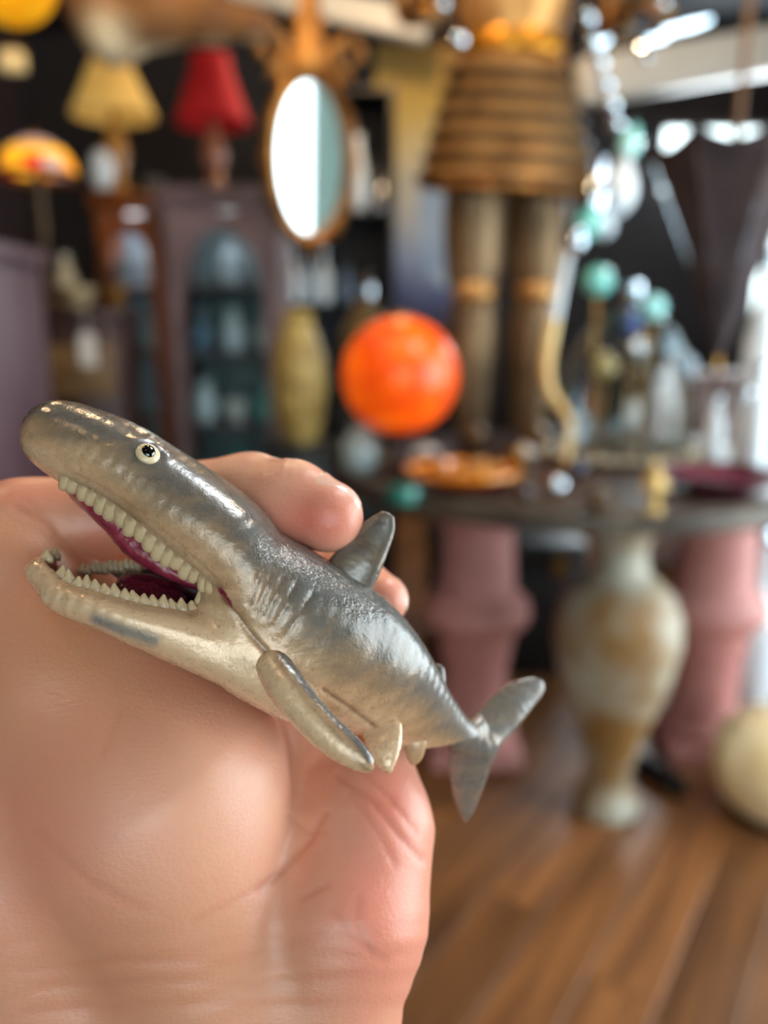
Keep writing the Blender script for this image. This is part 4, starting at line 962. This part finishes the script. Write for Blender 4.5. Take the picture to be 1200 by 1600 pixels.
# signed position across the body, for the painted-on colours and relief
def across(V, st):
    f = Field.__new__(Field); f.X, f.Y, f.Z = [V[:, k].astype(np.float32) for k in range(3)]
    return Field.loft_f(f, st, slice(None), 2.2)
N = normals_of(V, Q); P = px_of(V)
fb, va = across(V, SB); fj, vj = across(V, SJ)
near = N[:, 2] < 0.2
gills = [[(407, 893), (398, 918), (388, 944)], [(424, 899), (413, 926), (401, 956)], [(442, 904), (429, 934), (414, 966)], [(463, 913), (446, 946), (427, 982)], [(488, 930), (467, 962), (444, 996)]]
dv = np.zeros(len(V))
for g in gills: dv -= near * .30 * np.exp(-(seg_dist(P, g) / 3.6) ** 2)
crease = [(345, 935), (372, 962), (392, 992), (420, 1022), (448, 1050)]
dv -= near * .5 * np.exp(-(seg_dist(P, crease) / 4.0) ** 2)
dv -= near * .35 * np.exp(-(seg_dist(P, [(505, 1078), (545, 1105), (588, 1138)]) / 3.5) ** 2)
dv -= near * .3 * np.exp(-(seg_dist(P, [(100, 735), (160, 764), (215, 800), (262, 838), (310, 880), (345, 915)]) / 4.0) ** 2)
dv += near * .5 * np.exp(-(seg_dist(P, [(205, 690), (235, 688), (262, 712)]) / 8.0) ** 2)
V = V + N * dv[:, None]
flank = np.where(fb < fj, va, np.minimum(-.9, vj * .3 - .75))
cavJ, _ = across(V, ST(jc)); cavU, _ = across(V, ST(uc))
mouth = np.clip(1 - np.minimum(cavJ, cavU) / .8, 0, 1) * (np.minimum(cavJ, cavU) < .75)
mouth = np.maximum(mouth, ((seg_dist(P, [(345, 922), (360, 945)]) < 4) & near) * 1.0)
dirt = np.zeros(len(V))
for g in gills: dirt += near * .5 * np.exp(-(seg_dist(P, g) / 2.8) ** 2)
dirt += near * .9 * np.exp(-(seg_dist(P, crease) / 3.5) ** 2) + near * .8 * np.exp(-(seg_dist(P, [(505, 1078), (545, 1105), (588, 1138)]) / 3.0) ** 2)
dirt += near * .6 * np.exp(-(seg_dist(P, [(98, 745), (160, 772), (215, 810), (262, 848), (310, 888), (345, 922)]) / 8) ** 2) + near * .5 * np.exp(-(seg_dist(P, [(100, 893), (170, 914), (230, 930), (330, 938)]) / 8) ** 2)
greyp = near * .9 * np.exp(-(seg_dist(P, [(150, 968), (190, 984), (240, 1000)]) / 10) ** 2)

sm = bpy.data.materials.new('shark_paint'); sm.use_nodes = True; n = sm.node_tree.nodes; l = sm.node_tree.links; b_ = n['Principled BSDF']
def attr(nm): a = n.new('ShaderNodeAttribute'); a.attribute_name = nm; return a.outputs['Fac']
tc = n.new('ShaderNodeTexCoord')
def noise(sc, det=4, rough=.6, vec=None):
    q = n.new('ShaderNodeTexNoise'); q.inputs['Scale'].default_value = sc; q.inputs['Detail'].default_value = det; q.inputs['Roughness'].default_value = rough; l.new(vec or tc.outputs['Object'], q.inputs['Vector']); return q.outputs['Fac']
def math_(op, a, b=None, c=None):
    q = n.new('ShaderNodeMath'); q.operation = op
    for i, v in enumerate((a, b, c)):
        if v is None: continue
        if isinstance(v, (int, float)): q.inputs[i].default_value = v
        else: l.new(v, q.inputs[i])
    return q.outputs[0]
def mix(f, a, b):
    q = n.new('ShaderNodeMix'); q.data_type = 'RGBA'
    if isinstance(f, (int, float)): q.inputs['Factor'].default_value = f
    else: l.new(f, q.inputs['Factor'])
    for nm, v in (('A', a), ('B', b)):
        if isinstance(v, tuple): q.inputs[nm].default_value = v
        else: l.new(v, q.inputs[nm])
    return q.outputs['Result']
# brushed streaks along the body
mpn = n.new('ShaderNodeMapping'); mpn.inputs['Rotation'].default_value = (0, math.radians(-38), 0); mpn.inputs['Scale'].default_value = (45, 160, 260); l.new(tc.outputs['Object'], mpn.inputs['Vector'])
streak = noise(1.0, 4, .6, mpn.outputs[0]); blotch = noise(140, 5, .65); fine = noise(700, 3, .6)
fl_ = math_('ADD', attr('flank'), math_('MULTIPLY_ADD', streak, 1.0, -.5)); fl_ = math_('ADD', fl_, math_('MULTIPLY_ADD', blotch, .5, -.25))
rp = n.new('ShaderNodeValToRGB'); e = rp.color_ramp.elements; e[0].position = .16; e[0].color = lin((212, 176, 140)); e[1].position = .92; e[1].color = lin((84, 81, 77))
for pos, c_ in ((.36, (184, 146, 110)), (.56, (142, 116, 90)), (.73, (102, 93, 84))): q = e.new(pos); q.color = lin(c_)
l.new(math_('MULTIPLY_ADD', fl_, .5, .5), rp.inputs['Fac'])
col = mix(attr('grey'), rp.outputs['Color'], lin((120, 118, 118)))
col = mix(math_('MULTIPLY', math_('GREATER_THAN', fine, .63), .35), col, lin((120, 100, 76)))
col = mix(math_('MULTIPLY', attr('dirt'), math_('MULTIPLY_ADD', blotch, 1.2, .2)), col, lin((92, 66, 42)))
col = mix(attr('mouth'), col, lin((112, 30, 48)))
l.new(col, b_.inputs['Base Color'])
b_.inputs['Metallic'].default_value = .12
l.new(math_('MULTIPLY_ADD', noise(260, 3), .22, .17), b_.inputs['Roughness']); b_.inputs['Coat Weight'].default_value = .35; b_.inputs['Coat Roughness'].default_value = .18
bp = n.new('ShaderNodeBump'); l.new(math_('MULTIPLY_ADD', attr('grit'), .8, .26), bp.inputs['Strength']); bp.inputs['Distance'].default_value = .0007
l.new(math_('ADD', math_('MULTIPLY', noise(620, 3, .65), .7), math_('MULTIPLY', streak, .5)), bp.inputs['Height']); l.new(bp.outputs['Normal'], b_.inputs['Normal']); l.new(bp.outputs['Normal'], b_.inputs['Coat Normal'])

sloc = to_world(cs(480, 960, 172)[None])[0]
SH = thing('toy_shark', 'small glossy grey toy shark with gaping toothy mouth, held in the hand', 'toy shark', tuple(sloc))
sbody_me = mesh_np('body', V, Q, sm, sloc, {'flank': flank, 'mouth': mouth, 'dirt': np.clip(dirt, 0, 1), 'grey': greyp, 'grit': near * np.exp(-(seg_dist(P, [(415, 858), (470, 880), (530, 900), (575, 945)]) / 26) ** 2)}); sbody = link('body', sbody_me, SH)
tree = BVHTree.FromPolygons([Vector(v) for v in to_world(V)], Q.tolist())
def hit(px, py):
    d = (at(px, py, 1) - EYE).normalized(); h_ = tree.ray_cast(EYE, d); return h_[0], h_[1]

def fin(name, rows, flank_v, grey=0.0, h=.45, pw=2.0, dirt_f=None, it=2, curve=None):
    sts = [ST(r) for r in (rows if isinstance(rows[0], list) else [rows])]; st = sum(sts, []); c = np.array([x[0] for x in st]); R = max(max(np.linalg.norm(x[1]), np.linalg.norm(x[2])) for x in st) + 3
    f = Field(c.min(0) - R, c.max(0) + R, h)
    for s_ in sts: f.loft(s_, 2.5, pw)
    V, Q = f.mesh(it); P = px_of(V); k = len(V)
    fl = flank_v(P) if callable(flank_v) else np.full(k, flank_v)
    me = mesh_np(name, V, Q, sm, sloc, {'flank': fl, 'mouth': np.zeros(k), 'dirt': dirt_f(P) if dirt_f else np.zeros(k), 'grey': np.full(k, grey)}); return link(name, me, SH)
fin('dorsal_fin', [((592, 801), (617, 812), 177, .9), ((578, 808), (615, 836), 177, 1.3), ((554, 830), (606, 864), 176.5, 1.8), ((530, 856), (596, 892), 176, 2.5), ((510, 880), (586, 916), 176, 3.0)], .5, dirt_f=lambda P: .5 * np.exp(-(seg_dist(P, [(552, 838), (585, 860), (596, 880)]) / 14) ** 2))
fin('pectoral_fin', [((446, 1020), (408, 1058), 157, 4.2), ((468, 1050), (424, 1092), 154.5, 3.8), ((494, 1086), (458, 1132), 152.5, 3.2), ((524, 1120), (492, 1166), 151, 2.8), ((556, 1150), (530, 1193), 150, 2.4), ((577, 1174), (558, 1204), 149.5, 1.8), ((581, 1188), (570, 1206), 149.5, 1.2)],
    lambda P: np.clip((14 - seg_dist(P, [(446, 1022), (494, 1084), (556, 1148), (580, 1182)])) / 9, -1.1, .9) - .15, dirt_f=lambda P: .7 * np.exp(-((seg_dist(P, [(446, 1026), (494, 1090), (556, 1156), (580, 1188)]) - 15) / 5) ** 2))
fin('pelvic_fin', [((566, 1130), (628, 1150), 176, 2.6), ((572, 1158), (629, 1166), 174, 2.2), ((584, 1186), (622, 1190), 172.5, 1.6), ((600, 1200), (616, 1204), 172, 1.0)], -.75)
fin('anal_fin', [((628, 1152), (668, 1164), 187, 1.8), ((634, 1176), (662, 1182), 187, 1.5), ((640, 1188), (652, 1192), 187, .9)], -.3)
fin('second_dorsal_fin', [((662, 1050), (694, 1086), 194, 1.9), ((668, 1042), (694, 1066), 194, 1.6), ((678, 1038), (693, 1052), 194, 1.1)], .8)
fin('tail_fin', [[((722, 1124), (706, 1170), 200, 3.6), ((742, 1122), (752, 1180), 203, 2.8), ((768, 1092), (784, 1158), 206, 2.0), ((798, 1066), (814, 1124), 209, 1.6), ((828, 1058), (842, 1094), 212, 1.3), ((842, 1060), (850, 1080), 213, .9)], [((702, 1162), (764, 1168), 203, 2.6), ((700, 1196), (766, 1196), 204, 2.0), ((706, 1236), (752, 1240), 205, 1.5), ((716, 1266), (740, 1270), 206, 1.1), ((722, 1280), (731, 1281), 206.5, .7)]], .35, .25)

# teeth, eye, tongue
tooth_m = mat('tooth_paint', (190, 164, 128), (112, 82, 50), rough=.38, scale=330, coat=.3, ramp=(.45, .72))
def tooth_me(nm, ln, wd, tp):
    return MB().lathe([(.0001, -ln * .3), (wd * .9, -ln * .28), (wd, 0), (wd * .95, ln * .3), (wd * (.5 * tp + .45), ln * .6), (wd * tp, ln * .82), (wd * tp * .6, ln * .95), (.0001, ln)], 12, sy=.55).mesh(nm, tooth_m, angle=180)
up_me = tooth_me('tooth', .0034, .00155, .62); lo_me = tooth_me('tooth', .0026, .0013, .34)
RIG = Vector((1, 0, 0))
def place_tooth(me, pos, dirv, sc, par=SH):
    o = link('tooth', me, par); o.location = Vector(pos) - Vector(sloc)
    z = Vector(dirv).normalized(); y = (FWD - z * FWD.dot(z)).normalized(); x = y.cross(z)
    o.rotation_euler = Matrix((x, y, z)).transposed().to_euler(); o.scale = sc; return o
line = np.array([(100, 744), (112, 752), (127, 760), (142, 769), (158, 778), (174, 788), (190, 799), (205, 811), (220, 823), (234, 836), (248, 848), (262, 860), (276, 871), (290, 882), (304, 893), (317, 903), (329, 912)], float)
for i, (x, y) in enumerate(line):
    k = math.sin(math.pi * (i + 3) / (len(line) + 4)); h_, nn = hit(x + 3, y - 5)
    if h_ is None or (h_ - EYE).length > .2: continue
    # hang from the lip, following the curve of the jaw
    place_tooth(up_me, h_ + FWD * .0012, -UPV * .92 - RIG * (.38 + random.uniform(-.12, .12)) + FWD * .1, ((.95 + .45 * k) * random.uniform(.9, 1.12), 1.0, (.8 + .5 * k) * random.uniform(.85, 1.1)))
low = np.array([(92, 884), (104, 891), (117, 897), (131, 903), (146, 909), (161, 914), (176, 919), (191, 923), (206, 927), (221, 931), (236, 934), (251, 936), (266, 938), (281, 938), (296, 938), (311, 938), (325, 936)], float)
for i, (x, y) in enumerate(low):
    for q in range(-26, 34):                          # first ray that meets the near wall of the jaw is its rim
        h_, nn = hit(x, y + q)
        if h_ is not None and (h_ - EYE).dot(FWD) < .1655: break
    else: continue
    h_, nn = hit(x, y + q + 4); 
    if h_ is None: continue
    place_tooth(lo_me, h_ + FWD * .0012, UPV * .95 + RIG * random.uniform(-.15, .2), (1.1, 1.0, random.uniform(.75, 1.2)))
for i, (x, y) in enumerate([(70, 868), (82, 864), (95, 876)]):
    h_, nn = hit(x, y + 8)
    if h_ is not None and (h_ - EYE).length < .2: place_tooth(lo_me, h_ + FWD * .001, UPV, (1.1, 1, .9))
for i in range(12):                                  # far row of the lower jaw
    q = i / 11; x = 128 + 94 * q; y = 893 - 9 * q + 2 * math.sin(i * 2.1)
    place_tooth(lo_me, to_world(cs(x, y + 2, 176 + 3.0 * q)[None])[0], UPV * .95 + RIG * .1, (.95, 1, .85))
h_, nn = hit(231, 709); nn = nn if nn.dot(h_ - EYE) < 0 else -nn; up = (UPV - nn * UPV.dot(nn)).normalized(); sd = up.cross(nn)
eye = MB().ball((0, 0, 0), 1, 24, 14, (.0024, .0025, .0011)).build('eye', mat('eye_cream', (206, 186, 150), rough=.3, coat=.4), SH)
eye.location = h_ - Vector(sloc); eye.rotation_euler = Matrix((sd, up, nn)).transposed().to_euler()
pu = MB().ball((.0, .0, .0006), 1, 20, 12, (.0014, .00165, .0010)).build('pupil', mat('pupil_black', (10, 8, 8), rough=.08, coat=1), eye)
tm = MB().ball((0, 0, 0), 1, 24, 14, (.0078, .0058, .0022)).build('tongue', mat('tongue_wine', (96, 24, 44), (120, 34, 54), rough=.16, coat=.5, scale=200, bump=.3, bscale=500), SH)
tm.location = Vector(to_world(cs(238, 926, 169)[None])[0]) - Vector(sloc); tm.rotation_euler = (math.radians(10), math.radians(22), 0)
pal_m = mat('palate_wine', (122, 34, 54), (146, 48, 66), rough=.35, coat=.3, scale=200, bump=.2, bscale=400)
st = ST([((104, 736), (104, 764), 170.5, 4.5), ((138, 754), (144, 808), 172.5, 6.5), ((178, 786), (174, 836), 173.5, 7), ((222, 818), (212, 874), 174.5, 8), ((268, 856), (258, 900), 174.5, 8), ((318, 898), (312, 922), 173.5, 6), ((340, 918), (336, 930), 173, 4)])
f = Field(np.array([x[0] for x in st]).min(0) - 14, np.array([x[0] for x in st]).max(0) + 14, .5); f.loft(st, .5, 2.3); V, Q = f.mesh(2)
link('palate', mesh_np('palate', V, Q, pal_m, sloc), SH)
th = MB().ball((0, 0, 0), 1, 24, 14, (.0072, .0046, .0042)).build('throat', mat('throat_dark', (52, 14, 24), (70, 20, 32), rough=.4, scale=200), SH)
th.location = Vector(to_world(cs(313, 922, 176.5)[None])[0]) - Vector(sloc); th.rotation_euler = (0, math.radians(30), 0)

# ------------------------------------------------------------------ the hand
FH = Field((-136, -214, 128), (24, 22, 248), .95)
# forearm and wrist
FH.chain([cs(178, 1640, 186), cs(190, 1930, 190)], [23.0, 25], 8, 4); FH.chain([cs(466, 1640, 184), cs(466, 1930, 190)], [22.0, 24], 10, 4)
FH.chain([cs(320, 1640, 182), cs(320, 1930, 187)], [23.5, 26], 10, 4)
# radial side, thenar eminence
FH.chain([cs(178, 1640, 186), cs(60, 1330, 188), cs(-10, 1120, 190)], [23, 30, 27], 10, 8)
FH.chain([cs(14, 908, 182), cs(110, 1060, 183), cs(232, 1232, 184), cs(318, 1480, 184)], [16.0, 22, 30.5, 25], 5, 8)
# palm: metacarpals to the knuckles, heel of the hand
for kx, ky, kd, r in [(300, 1000, 212, 12), (390, 1080, 213, 12), (480, 1150, 211, 11.5), (548, 1210, 206, 11)]:
    FH.chain([cs(380 + (kx - 300) * .3, 1480, 192), cs(kx, ky, kd)], [16, r], 10, 4)
FH.chain([cs(466, 1640, 184), cs(528, 1420, 186), cs(566, 1290, 193), cs(570, 1215, 199)], [21, 19.5, 15.5, 12], 6, 8)
FH.chain([cs(380, 1500, 184), cs(470, 1330, 199), cs(520, 1220, 209)], [20, 14, 12], 5, 8)
# thumb: base, knuckle, pressed pad
FH.chain([cs(-60, 900, 192), cs(38, 836, 187), cs(210, 800, 193), cs(392, 778, 189), cs(455, 786, 182), cs(512, 808, 177)], [16, 12.8, 10.6, 10.2, 9.4, 7.9], 2.5, 3)
# fingers behind the shark
FH.chain([cs(300, 1000, 212), cs(430, 900, 232), cs(545, 905, 216), cs(596, 938, 201)], [11, 9.6, 8.4, 6.6], 2.5, 2)
FH.chain([cs(390, 1080, 213), cs(480, 965, 236), cs(560, 985, 220), cs(590, 1020, 206)], [11, 9.6, 8.4, 7.0], 2.0, 2)
FH.chain([cs(480, 1150, 211), cs(540, 1060, 232), cs(590, 1075, 218), cs(596, 1100, 208)], [10.8, 9.0, 7.8, 6.6], 2.0, 2)
FH.chain([cs(548, 1210, 206), cs(580, 1135, 222), cs(600, 1140, 214), cs(604, 1155, 208)], [10.2, 7.8, 6.8, 5.8], 2.0, 2)
V, Q = FH.mesh(3)
N = normals_of(V, Q); P = px_of(V); near = (N[:, 2] < .35)
dv = np.zeros(len(V)); red = np.zeros(len(V)); cre = np.zeros(len(V))
creases = [([(404, 1392), (440, 1362), (486, 1312), (508, 1270)], 5, .6), ([(300, 1440), (380, 1400), (440, 1362)], 6, .35), ([(468, 1406), (512, 1382)], 4, .5), ([(526, 1212), (588, 1258), (626, 1310), (660, 1345)], 5, .55), ([(560, 1200), (610, 1250), (650, 1300)], 4, .4), ([(548, 1240), (590, 1300), (616, 1350)], 4, .35), ([(520, 1420), (545, 1460), (600, 1500)], 5, .35),
           ([(560, 1400), (556, 1440), (580, 1490)], 4, .3), ([(60, 1300), (140, 1380), (220, 1420)], 9, .25), ([(30, 1520), (180, 1500), (340, 1504), (480, 1470)], 7, .25), ([(60, 1545), (240, 1530), (400, 1540), (560, 1520)], 6, .22), ([(40, 1580), (260, 1566), (500, 1570)], 6, .2),
           ([(30, 795), (76, 818), (112, 850), (134, 892)], 6, .5), ([(40, 782), (62, 800), (96, 820)], 5, .3), ([(160, 1180), (180, 1130), (196, 1100)], 5, .25), ([(450, 1275), (480, 1300), (512, 1300)], 4, .3), ([(425, 708), (420, 735)], 4, .25), ([(440, 712), (434, 742)], 3.5, .3), ([(456, 718), (449, 748)], 3.5, .3), ([(470, 726), (462, 752)], 3.5, .22)]
for pl, wd, am in creases:
    g = near * np.exp(-(seg_dist(P, pl) / wd) ** 2); dv -= am * .75 * g; cre += am * .55 * g
# fine skin folds across the wrist and ball of the thumb
dv += near * .10 * np.sin((P[:, 1] * .16 + P[:, 0] * .02) + 1.5 * np.sin(P[:, 0] * .018)) * np.exp(-((P[:, 1] - 1520) / 90) ** 2)
red = 1.0 * blob(P, (490, 815), (80, 48)) * near + .7 * blob(P, (600, 1440), (110, 170)) + .6 * blob(P, (620, 1250), (60, 80)) + .35 * blob(P, (60, 1300), (120, 160)) + .5 * blob(P, (612, 930), (40, 50)) + .45 * blob(P, (20, 770), (90, 30)) + .5 * blob(P, (150, 850), (40, 50))
tan = .9 * blob(P, (90, 1000), (230, 260)) + .7 * blob(P, (240, 1520), (330, 140))
V = V + N * dv[:, None]
hm = bpy.data.materials.new('skin'); hm.use_nodes = True; n = hm.node_tree.nodes; l = hm.node_tree.links; b_ = n['Principled BSDF']; tc = n.new('ShaderNodeTexCoord')
blotch = noise(60, 4, .6); fine = noise(500, 3, .6); pore = n.new('ShaderNodeTexVoronoi'); pore.inputs['Scale'].default_value = 1100; l.new(tc.outputs['Object'], pore.inputs['Vector'])
col = mix(attr('tan'), lin((216, 160, 134)), lin((186, 126, 90)))
col = mix(math_('MULTIPLY', math_('GREATER_THAN', blotch, .5), .0), col, lin((214, 150, 128)))
q = n.new('ShaderNodeMapRange'); q.inputs['From Min'].default_value = .38; q.inputs['From Max'].default_value = .68; l.new(blotch, q.inputs['Value']); col = mix(math_('MULTIPLY', q.outputs[0], .35), col, lin((208, 136, 112)))
col = mix(math_('MULTIPLY', attr('red'), .75), col, lin((206, 100, 86)))
col = mix(attr('crease'), col, lin((176, 92, 74)))
l.new(col, b_.inputs['Base Color']); b_.inputs['Roughness'].default_value = .37; b_.inputs['IOR'].default_value = 1.42
b_.inputs['Subsurface Weight'].default_value = .25; b_.inputs['Subsurface Radius'].default_value = (1.0, .35, .2); b_.inputs['Subsurface Scale'].default_value = .004
mpn = n.new('ShaderNodeMapping'); mpn.inputs['Rotation'].default_value = (0, math.radians(35), 0); mpn.inputs['Scale'].default_value = (350, 1400, 2200); l.new(tc.outputs['Object'], mpn.inputs['Vector'])
lines = noise(1.0, 2, .5, mpn.outputs[0])
bp = n.new('ShaderNodeBump'); bp.inputs['Strength'].default_value = .24; bp.inputs['Distance'].default_value = .0004
l.new(math_('ADD', math_('MULTIPLY', pore.outputs['Distance'], .5), math_('ADD', math_('MULTIPLY', lines, .7), math_('MULTIPLY', fine, .5))), bp.inputs['Height']); l.new(bp.outputs['Normal'], b_.inputs['Normal'])
hloc = to_world(cs(320, 1900, 188)[None])[0]
PE = thing('person', 'bare left hand and wrist of a person gripping the toy shark, thumb across its back', 'person', tuple(hloc))
link('hand', mesh_np('hand', V, Q, hm, hloc, {'red': np.clip(red, 0, 1), 'tan': np.clip(tan, 0, 1), 'crease': np.clip(cre, 0, .8)}), PE)
htree = BVHTree.FromPolygons([Vector(v) for v in to_world(V)], Q.tolist())
nail_m = mat('fingernail', (226, 178, 160), rough=.22, coat=.3)
def nail(nm, jc, nd, along, ln, wd):
    """nail plate lying on the back of a fingertip"""
    c0 = Vector(to_world(jc[None])[0]); nd = (RIG * nd[0] + UPV * nd[1] + FWD * nd[2]).normalized(); al = RIG * along[0] + UPV * along[1] + FWD * along[2]
    al = (al - nd * al.dot(nd)).normalized(); sdv = nd.cross(al); vs = []; fs = []; nu, nv = 10, 8
    for i in range(nu + 1):
        for j in range(nv + 1):
            u_ = (i / nu - .5) * ln; v_ = (j / nv - .5) * 2; wdt = wd / 2 * (1 - .30 * max(0, (i / nu - .6) / .4) ** 2 - .12 * max(0, (.25 - i / nu) / .25) ** 2)
            o = c0 + al * u_ + sdv * v_ * wdt + nd * .03; h_ = htree.ray_cast(o, -nd)[0]
            vs.append((h_ if h_ else c0) + nd * (.00035 if 0 < i < nu and 0 < j < nv else -.0001))
    for i in range(nu):
        for j in range(nv): a = i * (nv + 1) + j; fs.append((a, a + 1, a + nv + 2, a + nv + 1))
    k = len(vs); vs += [v - nd * .0006 for v in vs]; fs += [tuple(i + k for i in f)[::-1] for f in fs]
    ed = [j for j in range(nv + 1)] + [i * (nv + 1) + nv for i in range(1, nu + 1)] + [nu * (nv + 1) + j for j in range(nv - 1, -1, -1)] + [i * (nv + 1) for i in range(nu - 1, 0, -1)]
    fs += [(ed[i], ed[(i + 1) % len(ed)], ed[(i + 1) % len(ed)] + k, ed[i] + k) for i in range(len(ed))]
    m = MB().add([v - Vector(hloc) for v in vs], fs); return m.build(nm, nail_m, PE)
nail('thumbnail', cs(514, 800, 177), (.50, .84, .22), (.85, -.5, 0), .0125, .0115)
nail('fingernail', cs(598, 938, 201), (.86, .1, .5), (.2, -.7, -.5), .010, .009)
